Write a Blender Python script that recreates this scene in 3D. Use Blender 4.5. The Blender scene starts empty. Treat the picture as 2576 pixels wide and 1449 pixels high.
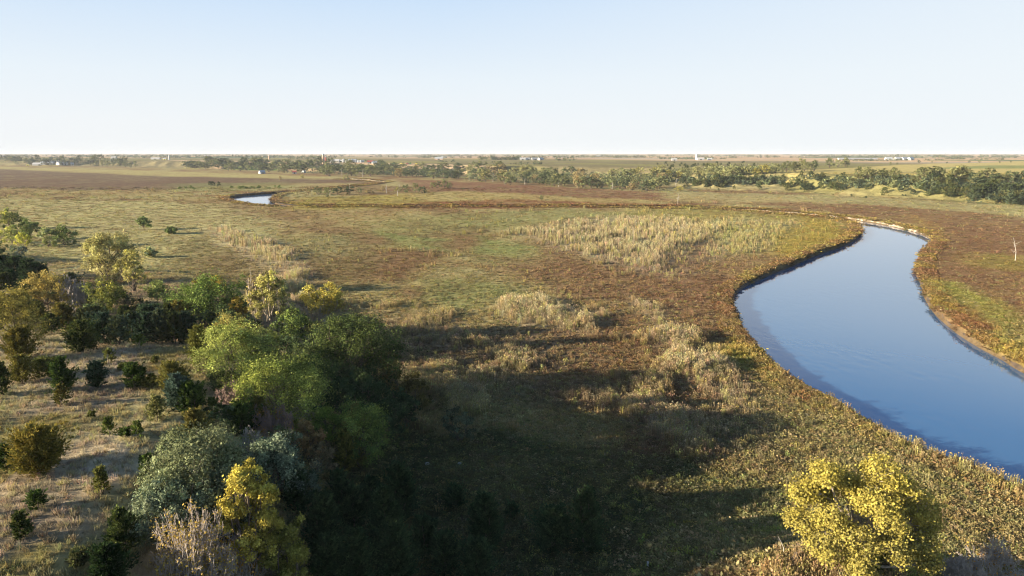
import bpy, math, numpy as np, random
from mathutils import Vector
S = bpy.context.scene
COL = S.collection
# ------------------------------------------------------------------ camera, sky, sun, exposure
CAMH, PITCH, F = 46.0, math.radians(11.15), 1717.33
cam = bpy.data.cameras.new('camera'); camo = bpy.data.objects.new('camera', cam); COL.objects.link(camo)
camo.location = (0, 0, CAMH); camo.rotation_euler = (math.pi/2-PITCH, 0, 0)
cam.sensor_width = 36; cam.lens = 24; cam.clip_start = 0.5; cam.clip_end = 120000
S.camera = camo
SUN_EL = math.radians(14.0)
SUN_DIR = Vector((-1.0, -0.24, 0)).normalized()*math.cos(SUN_EL) + Vector((0, 0, math.sin(SUN_EL)))
w = bpy.data.worlds.new('World'); S.world = w; w.use_nodes = True
nt = w.node_tree; bg = nt.nodes['Background']
sky = nt.nodes.new('ShaderNodeTexSky'); sky.sky_type = 'NISHITA'; sky.sun_disc = False
sky.sun_elevation = SUN_EL; sky.sun_rotation = math.atan2(SUN_DIR.x, SUN_DIR.y)
sky.altitude = 400; sky.air_density = 1.0; sky.dust_density = 0.6; sky.ozone_density = 2.0
bg.inputs[1].default_value = 0.065
tcw = nt.nodes.new('ShaderNodeTexCoord'); sx = nt.nodes.new('ShaderNodeSeparateXYZ'); nt.links.new(tcw.outputs['Generated'], sx.inputs[0])
EXPO = 1.58; K = 1/(0.065*2**EXPO)
def ramp(stops, mode='LINEAR'):
    q = nt.nodes.new('ShaderNodeValToRGB'); q.color_ramp.interpolation = mode; e = q.color_ramp.elements
    for i, (p_, v) in enumerate(stops):
        z_ = e[i] if i < 2 else e.new(p_)
        z_.position = p_; z_.color = (*v, 1)
    return q
# the pale haze light low over the plain, bluer higher up, whiter on the right
hl = ramp([(0, (.90,.925,.94)), (.48, (.10,.22,.50)), (.04, (.89,.925,.95)), (.10, (.82,.90,.965)), (.22, (.58,.75,.96)), (.32, (.25,.43,.79))], 'LINEAR'); nt.links.new(sx.outputs['Z'], hl.inputs[0])
fr = nt.nodes.new('ShaderNodeMapRange'); fr.inputs[1].default_value = -.1; fr.inputs[2].default_value = .75; fr.inputs[4].default_value = .75; nt.links.new(sx.outputs['X'], fr.inputs[0])
m1 = nt.nodes.new('ShaderNodeMix'); m1.data_type = 'RGBA'; fz = ramp([(0, (1,1,1)), (.34, (0,0,0)), (.18, (1,1,1))], 'EASE'); nt.links.new(sx.outputs['Z'], fz.inputs[0])
fm = nt.nodes.new('ShaderNodeMath'); fm.operation = 'MULTIPLY'; nt.links.new(fr.outputs[0], fm.inputs[0]); nt.links.new(fz.outputs[0], fm.inputs[1]); nt.links.new(fm.outputs[0], m1.inputs[0]); nt.links.new(hl.outputs[0], m1.inputs[6]); m1.inputs[7].default_value = (.87,.93,.97,1)
sc_ = nt.nodes.new('ShaderNodeVectorMath'); sc_.operation = 'SCALE'; sc_.inputs['Scale'].default_value = K; nt.links.new(m1.outputs[2], sc_.inputs[0])
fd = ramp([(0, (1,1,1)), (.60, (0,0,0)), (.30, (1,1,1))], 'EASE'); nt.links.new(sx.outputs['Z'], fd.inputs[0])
mw = nt.nodes.new('ShaderNodeMix'); mw.data_type = 'RGBA'; ym = nt.nodes.new('ShaderNodeMapRange'); ym.interpolation_type = 'SMOOTHSTEP'; ym.inputs[1].default_value = -.2; ym.inputs[2].default_value = .35; ym.inputs[3].default_value = .06; nt.links.new(sx.outputs['Y'], ym.inputs[0])  # haze band dimmed behind the camera to lower the ambient light
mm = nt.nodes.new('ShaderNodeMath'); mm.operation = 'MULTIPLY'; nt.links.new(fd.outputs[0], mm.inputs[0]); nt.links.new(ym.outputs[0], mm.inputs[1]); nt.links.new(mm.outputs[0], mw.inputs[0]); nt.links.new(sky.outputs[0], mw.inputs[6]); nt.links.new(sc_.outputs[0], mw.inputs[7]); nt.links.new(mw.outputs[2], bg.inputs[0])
sl = bpy.data.lights.new('sun', 'SUN'); sl.energy = 5.0; sl.angle = math.radians(0.55); sl.color = (1.0, 0.84, 0.61)
so = bpy.data.objects.new('sun', sl); COL.objects.link(so); so.rotation_euler = (-SUN_DIR).to_track_quat('-Z', 'Y').to_euler()
so.location = (-60, -20, 90)
S.view_settings.view_transform = 'Standard'; S.view_settings.look = 'None'
S.view_settings.exposure = EXPO; S.view_settings.gamma = 1.0
S.cycles.max_bounces = 5; S.cycles.diffuse_bounces = 2; S.cycles.glossy_bounces = 2; S.cycles.transmission_bounces = 3
S.cycles.volume_bounces = 0; S.cycles.filter_width = 1.1; S.cycles.use_denoising = True; S.cycles.caustics_reflective = False; S.cycles.caustics_refractive = False
# ------------------------------------------------------------------ helpers
rng = np.random.default_rng(7)
sp_, cp_ = math.sin(PITCH), math.cos(PITCH)
def raydir(px, py):
    xc = (px-1288)/F; yc = -(py-724.5)/F
    return np.array([xc, cp_+sp_*yc, -sp_+cp_*yc])
def W(px, py, z=0.0):                       # point of the picture grid -> place on the level z
    d = raydir(px, py); t = (z-CAMH)/d[2]; return (d[0]*t, d[1]*t)
def hash2(ix, iy, seed):
    h = (ix.astype(np.int64)*374761393 + iy.astype(np.int64)*668265263 + seed*1274126177) & 0xffffffff
    h = ((h ^ (h >> 13))*1274126177) & 0xffffffff
    return ((h ^ (h >> 16)) & 0xffff)/65535.0
def vnoise(x, y, seed=0):
    ix = np.floor(x); iy = np.floor(y); fx = x-ix; fy = y-iy
    fx = fx*fx*(3-2*fx); fy = fy*fy*(3-2*fy); ix = ix.astype(np.int64); iy = iy.astype(np.int64)
    a = hash2(ix, iy, seed); b = hash2(ix+1, iy, seed); c = hash2(ix, iy+1, seed); d = hash2(ix+1, iy+1, seed)
    return (a*(1-fx)+b*fx)*(1-fy)+(c*(1-fx)+d*fx)*fy
def fbm(x, y, seed=0, octv=4):
    s = 0; a = 0.5; n = 0
    for k in range(octv):
        s = s+a*vnoise(x*2**k+k*17.3, y*2**k+k*9.1, seed+k); n += a; a *= 0.5
    return s/n
def sstep(a, b, x):
    t = np.clip((x-a)/(b-a), 0, 1); return t*t*(3-2*t)
def sdpoly(x, y, poly):                     # signed distance, positive inside
    poly = np.asarray(poly, float); n = len(poly)
    x = np.asarray(x, float); y = np.asarray(y, float)
    d2 = np.full(x.shape, 1e18); ins = np.zeros(x.shape, bool)
    for i in range(n):
        ax, ay = poly[i]; bx, by = poly[(i+1) % n]
        ex, ey = bx-ax, by-ay; L = ex*ex+ey*ey+1e-12
        t = np.clip(((x-ax)*ex+(y-ay)*ey)/L, 0, 1)
        dx = x-ax-t*ex; dy = y-ay-t*ey
        d2 = np.minimum(d2, dx*dx+dy*dy)
        c = (ay > y) != (by > y)
        if ey != 0: ins ^= c & (x < ax+(y-ay)*ex/ey)
    d = np.sqrt(d2); return np.where(ins, d, -d)
def smooth_line(p, k=2):                    # Chaikin
    p = np.asarray(p, float)
    for _ in range(k):
        q = [p[0]]
        for a, b in zip(p[:-1], p[1:]): q += [a*.75+b*.25, a*.25+b*.75]
        q.append(p[-1]); p = np.array(q)
    return p
# ------------------------------------------------------------------ the lie of the land
WL = -1.5
zz = lambda l: [(  (2600+a/1.799)*.63889, (750+b/1.799)*.63889) for a, b in l]
bankL = zz([(-2500,128),(-1800,128),(-1200,127),(-600,128),(200,137),(550,155),(800,175),(1100,196),(1290,216),(1385,248),(1425,290),(1400,330),(1340,370),(1240,410),(1130,445),(1020,490),(900,545),(780,590),(680,640),(590,680),(530,730),(505,790),(515,850),(545,920),(600,1030),(660,1090),(720,1140),(800,1230),(900,1300),(1000,1360),(1080,1410),(1170,1439)])
bankL += [(2200,1058),(2290,1103),(2380,1140),(2440,1153),(2500,1183),(2576,1213),(2700,1262),(3000,1400),(3600,1700)]
bankL = [(q[0]-max(0, q[1]-850)*.05, q[1]+max(0, q[1]-850)*.115) for q in bankL]     # the brush on top hides this much of the water's edge
bankR = zz([(-2500,118),(-1800,118),(-1200,118),(-600,119),(200,124),(560,140),(920,164),(1060,177),(1280,198),(1450,220),(1600,245),(1750,280),(1860,310),(1925,345),(1940,375),(1890,425),(1840,470),(1812,530),(1812,590),(1860,670),(1880,750),(1920,830),(1990,910),(2090,990),(2200,1070),(2320,1140),(2440,1200),(2576,1290)])
bankR += [(2640,965),(2800,1020),(3300,1200),(4200,1500)]
bL = smooth_line([W(a, b, WL) for a, b in bankL]); bR = smooth_line([W(a, b, WL) for a, b in bankR])
river1 = np.vstack([bL, bR[::-1]])
# the older loop further out on the left
ox_out = [(700,523),(640,519),(600,512),(573,505),(566,500),(590,494),(640,490),(700,486),(765,482),(830,477),(900,471),(950,464),(985,459),(940,454.5),(880,450)]
ox_in = [(850,452.5),(925,457.5),(955,461),(920,466),(850,473),(770,480.5),(718,488),(695,495),(683,503),(690,513),(760,521)]
oxO = smooth_line([W(a, b, WL) for a, b in ox_out]); oxI = smooth_line([W(a, b, WL) for a, b in ox_in])
river2 = np.vstack([oxO, oxI])
nearbluff = [(12,-80),(2,0),(-6,30),(-12,67),(-17,100),(-19,130),(-43,190),(-101,253),(-257,343),(-700,470),(-900,420),(-900,-80)]
upland = [W(a, b) for a, b in [(-1500,409),(-400,413),(0,416),(330,420),(470,425),(840,432),(1000,436),(1200,441),(1450,449),(1660,462),(1700,474),(1900,481),(2100,489),(2300,501),(2500,512),(2700,524),(3300,560)]]
upland = np.array(upland + [(9000, 900), (60000, 900), (60000, 90000), (-60000, 90000), (-60000, 3500)])
def riverd(x, y):
    x = np.asarray(x, float); y = np.asarray(y, float)
    r = np.full(x.shape, -999.0); k = (y > 20) & (y < 2300) & (np.abs(x) < 1600)
    if k.any(): r[k] = np.maximum(sdpoly(x[k], y[k], river1), sdpoly(x[k], y[k], river2))
    return r
def hgt(x, y, rd=None):
    x = np.asarray(x, float); y = np.asarray(y, float); R = np.hypot(x, y)
    h = np.zeros(x.shape)
    k = (y < 520) & (x < 40)
    if k.any():
        X, Y = x[k], y[k]; s = sdpoly(X, Y, nearbluff)+6*(fbm(X/25, Y/25, 3)-.5)
        Yc = Y+(X+50)*.10+5*(fbm(X/20, Y/40, 5)-.5)
        A = np.interp(Yc, [0, 60, 98, 108, 122, 140, 165, 195, 240, 330, 480], [14.5, 14.5, 15.3, 15.0, 8, 6.5, 7.5, 6.5, 3.5, 2.2, 1])
        hh = A*sstep(-2, 30, s)+np.clip(s-30, 0, 60)*.015+1.3*(fbm(X/14, Y/14, 8)-.5)*sstep(0, 20, s)
        h[k] = hh
    s = np.full(x.shape, -500.0); k = (R > 550)
    if k.any(): s[k] = sdpoly(x[k], y[k], upland)
    g = fbm(x/70, y/70, 11)-.5
    s2 = s+110*g+14*(fbm(x/22, y/22, 13)-.5)
    h = h+20*sstep(0, 105, s2)
    far = sstep(100, 1200, s)
    h = h+far*(11*(fbm(x/900, y/600, 21, 3)-.5)+4*(fbm(x/200, y/200, 24, 3)-.5))+sstep(2500, 15000, R)*5*(s > 0)+sstep(9000, 26000, R)*(s > 0)*14*(fbm(x/5200, y/5200, 31, 2)-.35)
    h = h+5.5*np.exp(-(((x-31)/15)**2+((y-61)/12)**2))
    h = h+.5*(fbm(x/9, y/9, 41)-.5)*sstep(30, 60, R)+.9*(fbm(x/60, y/60, 43)-.5)*(R < 2500)
    if rd is None: rd = riverd(x, y)
    h = h-2.9*sstep(-1.2, 2.4, rd)+.35*sstep(-6, -1, rd)*(rd < 0)
    return h
def H1(x, y): return float(hgt(np.array([x]), np.array([y]))[0])
def hit(px, py):                            # where a sight line meets the land
    d = raydir(px, py); t0 = 20.0
    ts = 20*np.exp(np.linspace(0, 7.5, 700)); P = d[None, :]*ts[:, None]
    h = hgt(P[:, 0], P[:, 1]); below = (CAMH+P[:, 2]) < h
    if not below.any(): i = len(ts)-1; return P[i, 0], P[i, 1], h[i], ts[i]
    i = int(np.argmax(below)); a, b = ts[max(i-1, 0)], ts[i]
    tt = np.linspace(a, b, 12); P = d[None, :]*tt[:, None]; h = hgt(P[:, 0], P[:, 1])
    j = int(np.argmax((CAMH+P[:, 2]) < h)) if ((CAMH+P[:, 2]) < h).any() else 11
    return P[j, 0], P[j, 1], h[j], tt[j]
# ------------------------------------------------------------------ pigments of the land
def c(r, g, b): return np.array([r, g, b])
BROWN, RUST, OLIVE, GREEN, TAN, STRAW = c(.215,.13,.072), c(.23,.085,.045), c(.33,.265,.12), c(.20,.23,.085), c(.48,.40,.26), c(.42,.34,.16)
PURPLE, YGREEN, GOLD, DRY, CLAY, PALEG = c(.16,.11,.08), c(.36,.31,.08), c(.56,.40,.13), c(.50,.42,.285), c(.6,.53,.42), c(.37,.34,.16)
# (outline on the level ground, colour, strength, feather m per metre away, reed height factor)
PATCH = [
 ([(-900,520),(0,500),(560,510),(720,560),(640,640),(640,700),(400,720),(0,680),(-900,800)], PALEG*1.25, .8, .05, .4),
 ([(0,484),(560,500),(740,540),(900,600),(1100,560),(1000,527),(740,527),(560,512),(420,485),(0,470)], OLIVE*1.2, .7, .05, .6),
 ([(-900,418),(-900,470),(0,473),(200,480),(440,476),(640,463),(850,459),(950,463),(900,452),(640,448),(350,440),(150,432),(0,424)], PURPLE, .9, .02, .5),
 ([(-300,416),(-200,420),(150,430),(350,440),(600,447),(790,448),(830,446),(460,431),(0,419)], PALEG*c(1.15,1.1,1.), .85, .02, .2),
 ([(430,462),(700,458),(760,470),(560,482),(440,478)], GREEN*1.2, .5, .03, .6),
 ([(1650,478),(2100,493),(2600,517),(3200,545),(3200,590),(2576,546),(2200,519),(1950,507),(1660,500)], PALEG*1.1, .8, .02, .2),
 ([(2576,551),(2300,524),(2050,509),(1850,511),(2100,532),(2330,572),(2360,615),(2300,700),(2576,800),(3200,900),(3200,600)], BROWN*1.15, .92, .02, .6),
 ([(1640,484),(2050,504),(2130,512),(1900,512),(1650,506)], STRAW*.95, .6, .02, .3),
 ([(1000,452),(1160,457),(1400,470),(1650,483),(1680,506),(1500,500),(1300,487),(1150,480),(1040,475)], BROWN*c(1.05,.92,1), .9, .02, .4),
 ([(930,466),(1000,468),(1130,475),(1100,488),(900,490),(860,482)], BROWN, .7, .02, .5),
 ([(1000,488),(1150,480),(1300,488),(1420,497),(1640,503),(1640,520),(1400,508),(1080,505),(900,500)], STRAW*c(1.0,1.0,.85), .75, .03, .3),
 ([(780,494),(1000,490),(1080,507),(1060,522),(820,527),(700,523)], YGREEN, .7, .03, .7),
 ([(960,524),(1060,508),(1280,502),(1560,512),(1900,519),(1900,524),(1560,523),(1200,526)], RUST, .65, .02, .6),
 ([(1400,527),(1650,540),(1560,580),(1300,575),(960,600),(900,560),(1100,540)], GREEN*1.15, .45, .05, .7),
 ([(1650,522),(2050,540),(2150,560),(2100,620),(1900,650),(1700,640),(1500,580),(1560,540)], YGREEN*.85, .6, .04, 1.0),
 ([(960,585),(1120,600),(1110,630),(980,620)], GREEN*1.3, .8, .03, .3),
 ([(1195,590),(1340,615),(1330,650),(1230,660),(1190,630)], GREEN*1.25, .85, .03, .3),
 ([(1060,715),(1300,700),(1330,740),(1180,775),(1050,770)], GREEN*1.2, .6, .03, .3),
 ([(840,660),(1000,640),(1060,700),(900,720)], BROWN*1.1, .7, .04, .7),
 ([(1200,640),(1400,640),(1600,720),(1640,800),(1400,740),(1280,700)], BROWN*1.15, .7, .05, .8),
 ([(940,600),(840,590),(780,640),(860,660)], BROWN*1.1, .6, .04, .8),
 ([(490,650),(600,640),(620,700),(520,700)], BROWN*1.1, .7, .04, .8),
 ([(1640,650),(1800,620),(1960,625),(2000,640),(1850,700),(1840,780),(1740,820),(1620,740)], BROWN*1.15, .85, .04, .8),
 ([(470,600),(540,585),(640,680),(690,760),(560,760),(440,700)], c(.21,.17,.08), .75, .04, .6),
 ([(680,600),(900,580),(960,660),(880,760),(800,760),(770,680)], c(.22,.19,.085), .65, .04, .8),
 ([(545,575),(640,588),(705,620),(770,690),(785,765),(715,775),(690,700),(630,655),(575,612)], TAN*1.15, 1.0, .03, 1.5),
 ([(700,610),(860,590),(880,640),(780,660)], PALEG, .6, .03, 1.0),
 ([(1650,560),(1900,548),(2040,560),(2010,610),(1900,640),(1780,650),(1700,620)], PALEG*1.15, .75, .04, 1.3),
 ([(1310,580),(1560,543),(1760,560),(1790,640),(1700,695),(1560,668),(1430,630)], TAN*.9, .85, .04, 1.5),
 ([(1720,620),(1790,600),(1770,660),(1700,690)], BROWN*.7, .8, .03, .8),
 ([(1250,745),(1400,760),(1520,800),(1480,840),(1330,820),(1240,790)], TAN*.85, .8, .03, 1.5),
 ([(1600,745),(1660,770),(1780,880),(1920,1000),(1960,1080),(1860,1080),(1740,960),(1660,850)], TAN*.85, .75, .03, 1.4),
 ([(1590,1010),(1900,1000),(2000,1090),(1900,1150),(1760,1120),(1600,1090)], TAN*.6, .6, .03, 1.2),  # shade put into the colour: tan dimmed so shaded reeds stay dark
 ([(1180,930),(1560,950),(1640,1010),(1500,1030),(1200,980)], TAN*.5, .6, .03, 1.15),  # tan lowered here too, deepening the shade on the reeds
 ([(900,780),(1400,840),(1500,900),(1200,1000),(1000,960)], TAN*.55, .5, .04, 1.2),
 ([(1250,1090),(1400,1090),(1420,1130),(1300,1140)], GREEN, .8, .03, .4),
 ([(2020,545),(2150,570),(2120,610),(2010,640),(1930,640),(1960,590)], YGREEN*c(1.05,.95,.8), .8, .02, .9),
 ([(1820,860),(1860,850),(1960,940),(1950,990),(1880,940),(1810,890)], c(.50,.42,.08), .85, .02, 1.0),
 ([(1760,700),(1840,690),(1850,800),(1830,860),(1780,800)], BROWN*1.1, .85, .02, .8),
 ([(2330,700),(2440,720),(2576,800),(2576,905),(2500,880),(2400,800),(2340,750)], YGREEN*c(.9,1.05,1), .85, .02, .8),
 ([(2350,765),(2440,775),(2520,830),(2440,830),(2370,800)], RUST*1.25, .9, .02, .8),
 ([(2440,830),(2620,860),(2620,940),(2520,900)], YGREEN*c(1.3,1.15,.8), .85, .02, .9),
 ([(2450,640),(2700,650),(2700,690),(2440,672)], YGREEN*.9, .6, .02, .5),
 ([(2290,540),(2350,585),(2400,600),(2360,570)], GOLD*.7, .6, .02, .6),
 ([(1000,1090),(1250,1080),(1500,1120),(1800,1170),(1960,1230),(2050,1500),(700,1600),(800,1300)], c(.085,.10,.045), .95, .03, .12),  # short dark green grass, its colour lowered further to deepen the shade
 ([(1900,900),(2100,1020),(2400,1180),(2576,1250),(2700,1500),(1600,1500),(1750,1200)], OLIVE*c(.9,1.05,1), .6, .05, .5),
]
PATCH = [(np.array([W(a, b) for a, b in p]), *r) for p, *r in PATCH]
def land(x, y, h=None, rd=None):
    """pigment, reed factor, near-hill mask"""
    x = np.asarray(x, float); y = np.asarray(y, float); R = np.hypot(x, y)+1e-3
    if rd is None: rd = riverd(x, y)
    n1 = fbm(x/26, y/38, 51); n2 = fbm(x/9, y/12, 55, 3); n3 = fbm(x/80, y/130, 58, 3)
    m = lambda t: t[..., None]
    col = np.zeros(x.shape+(3,))+OLIVE
    col = col+(BROWN-col)*m(sstep(.46, .6, n1*.6+n3*.4)*.8)
    col = col+(PALEG-col)*m(sstep(.5, .64, 1-n1*.5-n3*.5)*.6)
    reed = .6+.62*sstep(.45, .7, n2)
    wx = x+np.minimum(R*.02, 14)*(fbm(x/(14+R*.03), y/(14+R*.06), 61)-.5)*2; wy = y+np.minimum(R*.045, 40)*(fbm(x/(16+R*.03)+40, y/(16+R*.08), 65)-.5)*2
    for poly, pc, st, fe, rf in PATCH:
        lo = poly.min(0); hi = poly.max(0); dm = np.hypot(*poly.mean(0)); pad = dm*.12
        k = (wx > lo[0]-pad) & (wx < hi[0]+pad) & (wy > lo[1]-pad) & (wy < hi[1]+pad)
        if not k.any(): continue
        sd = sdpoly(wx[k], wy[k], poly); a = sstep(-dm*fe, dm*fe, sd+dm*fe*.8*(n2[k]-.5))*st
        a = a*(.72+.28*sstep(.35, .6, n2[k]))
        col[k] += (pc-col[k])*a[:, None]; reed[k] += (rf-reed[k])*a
    # river margin
    e = sstep(-9, -1.5, rd)*(R < 1500)
    col = col+(c(.22,.15,.07)-col)*m(e*.4); col = col+(c(.13,.095,.06)-col)*m(sstep(-1.0, .6, rd))
    # near hill: dry grass
    hill = np.zeros(x.shape); k = (y < 520) & (x < 40)
    if k.any():
        s = sdpoly(x[k], y[k], nearbluff); hk = sstep(6, 22, s)*np.interp(y[k], [0, 150, 230, 300], [1, .9, .4, 0]); hill[k] = hk
    dry = DRY+(c(.42,.37,.19)-DRY)*m(sstep(.45, .65, n2))+(c(.27,.215,.145)-DRY)*m(sstep(.55, .7, n1)*.7)
    pale = sstep(.66, .76, fbm(x/7, y/4, 71))*(y < 125)
    dry = dry+(c(.55,.49,.40)-dry)*m(pale*.22)
    col = col+(dry-col)*m(hill); reed = reed*(1-hill)+.25*hill
    # uplands
    k = R > 550
    if k.any():
        X, Y = x[k], y[k]; s = sdpoly(X, Y, upland)+30*(fbm(X/60, Y/60, 75)-.5)
        u = sstep(-30, 30, s)
        g = fbm(X/160, Y/160, 77)
        cc = np.zeros(X.shape+(3,))+c(.225,.195,.105); cc += (c(.27,.25,.10)-cc)*sstep(.42, .62, g)[:, None]
        # farmed squares on the plain
        th = .12; xr = X*math.cos(th)-Y*math.sin(th); yr = X*math.sin(th)+Y*math.cos(th)
        ix = np.floor(xr/640).astype(int); iy = np.floor(yr/420+.35*hash2(ix, ix, 5)).astype(int)
        q = hash2(ix, iy, 91)
        f = np.zeros(X.shape+(3,))+c(.50,.35,.22)
        for t0, t1, cc2 in [(0,.3,(.56,.38,.22)),(.3,.45,(.46,.37,.26)),(.45,.55,(.30,.28,.15)),(.55,.62,(.15,.2,.09)),(.62,.8,(.60,.42,.24))]:
            f[(q >= t0) & (q < t1)] = cc2
        f *= (.9+.2*fbm(X/90, Y/40, 95))[:, None]
        pl = sstep(900, 1600, s)
        cc += (f-cc)*pl[:, None]
        # golden field behind the wooded slope on the right, green wedge in it
        for poly, pc in UPP:
            a = sstep(-12, 12, sdpoly(X, Y, poly)); cc += (pc-cc)*a[:, None]
        col[k] += (cc-col[k])*u[:, None]; reed[k] *= (1-u)
    return np.clip(col, .01, .9), reed, hill
Wu = lambda l, z=20: np.array([W(a, b, z) for a, b in l])
UPP = [(Wu([(1900,440),(1960,430),(2100,424),(2330,411),(2700,403),(2900,420),(2900,455),(2576,447),(2300,441),(2100,437)]), c(.52,.43,.17)),
       (Wu([(2300,423),(2576,414),(2700,411),(2900,416),(2576,423)]), c(.27,.29,.11)),
       (Wu([(2150,434),(2300,432),(2576,439),(2900,450),(2900,457),(2576,446),(2300,437)]), c(.36,.31,.14)),
       (Wu([(1640,420),(1900,418),(1980,440),(1800,455),(1650,440)]), c(.33,.29,.14)),
       (Wu([(600,412),(1250,421),(1250,416),(900,408),(400,402)]), c(.50,.37,.23)),
       (np.array([W(a, b) for a, b in [(560,426),(700,428),(700,431),(555,430)]]), c(.14,.26,.06))]
# ------------------------------------------------------------------ materials
def mat(name): 
    m = bpy.data.materials.new(name); m.use_nodes = True; t = m.node_tree; t.nodes.clear()
    o = t.nodes.new('ShaderNodeOutputMaterial'); return m, t, o
def N(t, kind, **kw):
    n = t.nodes.new(kind)
    for k, v in kw.items(): setattr(n, k, v)
    return n
def simple(name, rgb, rough=.8, var=.25, scale=3.0, metal=0):
    m, t, o = mat(name); p = N(t, 'ShaderNodeBsdfPrincipled'); tc = N(t, 'ShaderNodeTexCoord')
    n = N(t, 'ShaderNodeTexNoise'); n.inputs['Scale'].default_value = scale; n.inputs['Detail'].default_value = 5
    t.links.new(tc.outputs['Object'], n.inputs['Vector'])
    r = N(t, 'ShaderNodeValToRGB'); e = r.color_ramp.elements
    e[0].color = (*[v*(1-var) for v in rgb], 1); e[1].color = (*[min(v*(1+var), 1) for v in rgb], 1); e[0].position = .35; e[1].position = .65
    t.links.new(n.outputs[0], r.inputs[0]); t.links.new(r.outputs[0], p.inputs['Base Color'])
    p.inputs['Roughness'].default_value = rough; p.inputs['Metallic'].default_value = metal
    t.links.new(p.outputs[0], o.inputs[0]); return m
def leafmat(name, objcol, transl=.3):
    m, t, o = mat(name); a = N(t, 'ShaderNodeAttribute', attribute_name='tint'); src = a.outputs['Color']
    if objcol:
        oi = N(t, 'ShaderNodeObjectInfo'); mx = N(t, 'ShaderNodeMix', data_type='RGBA', blend_type='MULTIPLY'); mx.inputs['Factor'].default_value = 1
        t.links.new(src, mx.inputs[6]); t.links.new(oi.outputs['Color'], mx.inputs[7]); src = mx.outputs[2]
    d = N(t, 'ShaderNodeBsdfDiffuse'); r = N(t, 'ShaderNodeBsdfTranslucent'); x = N(t, 'ShaderNodeMixShader'); x.inputs[0].default_value = transl
    t.links.new(src, d.inputs[0]); t.links.new(src, r.inputs[0]); t.links.new(d.outputs[0], x.inputs[1]); t.links.new(r.outputs[0], x.inputs[2])
    t.links.new(x.outputs[0], o.inputs[0]); return m
M_LEAF = leafmat('leaves', False, .2); M_LEAFO = leafmat('far_leaves', True, .25); M_WEED = leafmat('weed_leaves', False, .3)
M_BARK = simple('bark', (.13,.10,.075), .9, .35, 6); M_PALEBARK = simple('pale_bark', (.34,.29,.23), .9, .35, 4); M_TWIG = simple('grey_twigs', (.38,.33,.29), .9, .2, 3)
M_RTWIG = simple('reddish_twigs', (.27,.19,.16), .9, .2, 3); M_SNAG = simple('weathered_wood', (.42,.38,.33), .8, .25, 5)
# ------------------------------------------------------------------ mesh from arrays
def qmesh(name, V, Q, tint=None, mats=(), parent=None, smooth=False):
    me = bpy.data.meshes.new(name); V = np.ascontiguousarray(V, np.float32); Q = np.ascontiguousarray(Q, np.int32)
    k = Q.shape[1]; me.vertices.add(len(V)); me.vertices.foreach_set('co', V.ravel())
    me.loops.add(Q.size); me.loops.foreach_set('vertex_index', Q.ravel())
    me.polygons.add(len(Q)); me.polygons.foreach_set('loop_start', np.arange(0, Q.size, k, dtype=np.int32))
    if smooth: me.polygons.foreach_set('use_smooth', np.ones(len(Q), bool))
    me.update(calc_edges=True)
    if tint is not None:
        a = me.attributes.new('tint', 'FLOAT_COLOR', 'POINT'); cc = np.ones((len(V), 4), np.float32); cc[:, :3] = tint; a.data.foreach_set('color', cc.ravel())
    for m in mats: me.materials.append(m)
    o = bpy.data.objects.new(name, me); COL.objects.link(o)
    if parent: o.parent = parent
    return o
def tag(o, label=None, cat=None, group=None, kind=None):
    for k, v in (('label', label), ('category', cat), ('group', group), ('kind', kind)):
        if v: o[k] = v
    return o
# ------------------------------------------------------------------ ground: one sheet to the horizon
yy = np.concatenate([np.arange(387.35, 395, .12), np.arange(395, 470, .4), np.arange(470, 560, .3), np.arange(560, 1460, 1.25), np.arange(1460, 3000, 30)])
dep = PITCH+np.arctan((yy-724.5)/F); dep = dep[(dep > 0) & (dep < 1.45)]
rr = np.unique(np.concatenate([CAMH/np.tan(dep), np.exp(np.linspace(math.log(900), math.log(42000), 120))])); rr = rr[rr < 42000]
rr = np.concatenate([[1.0], rr]); rr = np.sort(rr)
aa = np.radians(np.concatenate([np.linspace(-180, -46, 40)[:-1], np.linspace(-46, 46, 900), np.linspace(46, 180, 40)[1:]]))
Rg, Ag = np.meshgrid(rr, aa, indexing='ij'); GX = Rg*np.sin(Ag); GY = Rg*np.cos(Ag)
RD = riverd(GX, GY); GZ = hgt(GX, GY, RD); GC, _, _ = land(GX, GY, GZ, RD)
n0, n1 = GX.shape; idx = np.arange(n0*n1).reshape(n0, n1)
Q = np.stack([idx[:-1, :-1], idx[1:, :-1], idx[1:, 1:], idx[:-1, 1:]], -1).reshape(-1, 4)
m, t, o = mat('meadow_ground'); p = N(t, 'ShaderNodeBsdfDiffuse'); a = N(t, 'ShaderNodeAttribute', attribute_name='tint'); tc = N(t, 'ShaderNodeTexCoord')
def nz(scale, det, rough=.6, stretch=(1, 1, 1)):
    mp = N(t, 'ShaderNodeMapping'); mp.inputs['Scale'].default_value = stretch; t.links.new(tc.outputs['Object'], mp.inputs[0])
    n = N(t, 'ShaderNodeTexNoise'); n.inputs['Scale'].default_value = scale; n.inputs['Detail'].default_value = det; n.inputs['Roughness'].default_value = rough
    t.links.new(mp.outputs[0], n.inputs['Vector']); return n.outputs[0]
def mathn(op, a_, b_):
    q = N(t, 'ShaderNodeMath', operation=op)
    for i, v in enumerate((a_, b_)):
        if isinstance(v, (int, float)): q.inputs[i].default_value = v
        else: t.links.new(v, q.inputs[i])
    return q.outputs[0]
f1 = nz(.9, 8, .7); f2 = nz(.12, 6, .65)
k = mathn('ADD', mathn('MULTIPLY', mathn('SUBTRACT', f1, .5), 1.7), mathn('MULTIPLY', mathn('SUBTRACT', f2, .5), 1.3)); k = mathn('MAXIMUM', mathn('ADD', k, .92), .3)
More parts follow.
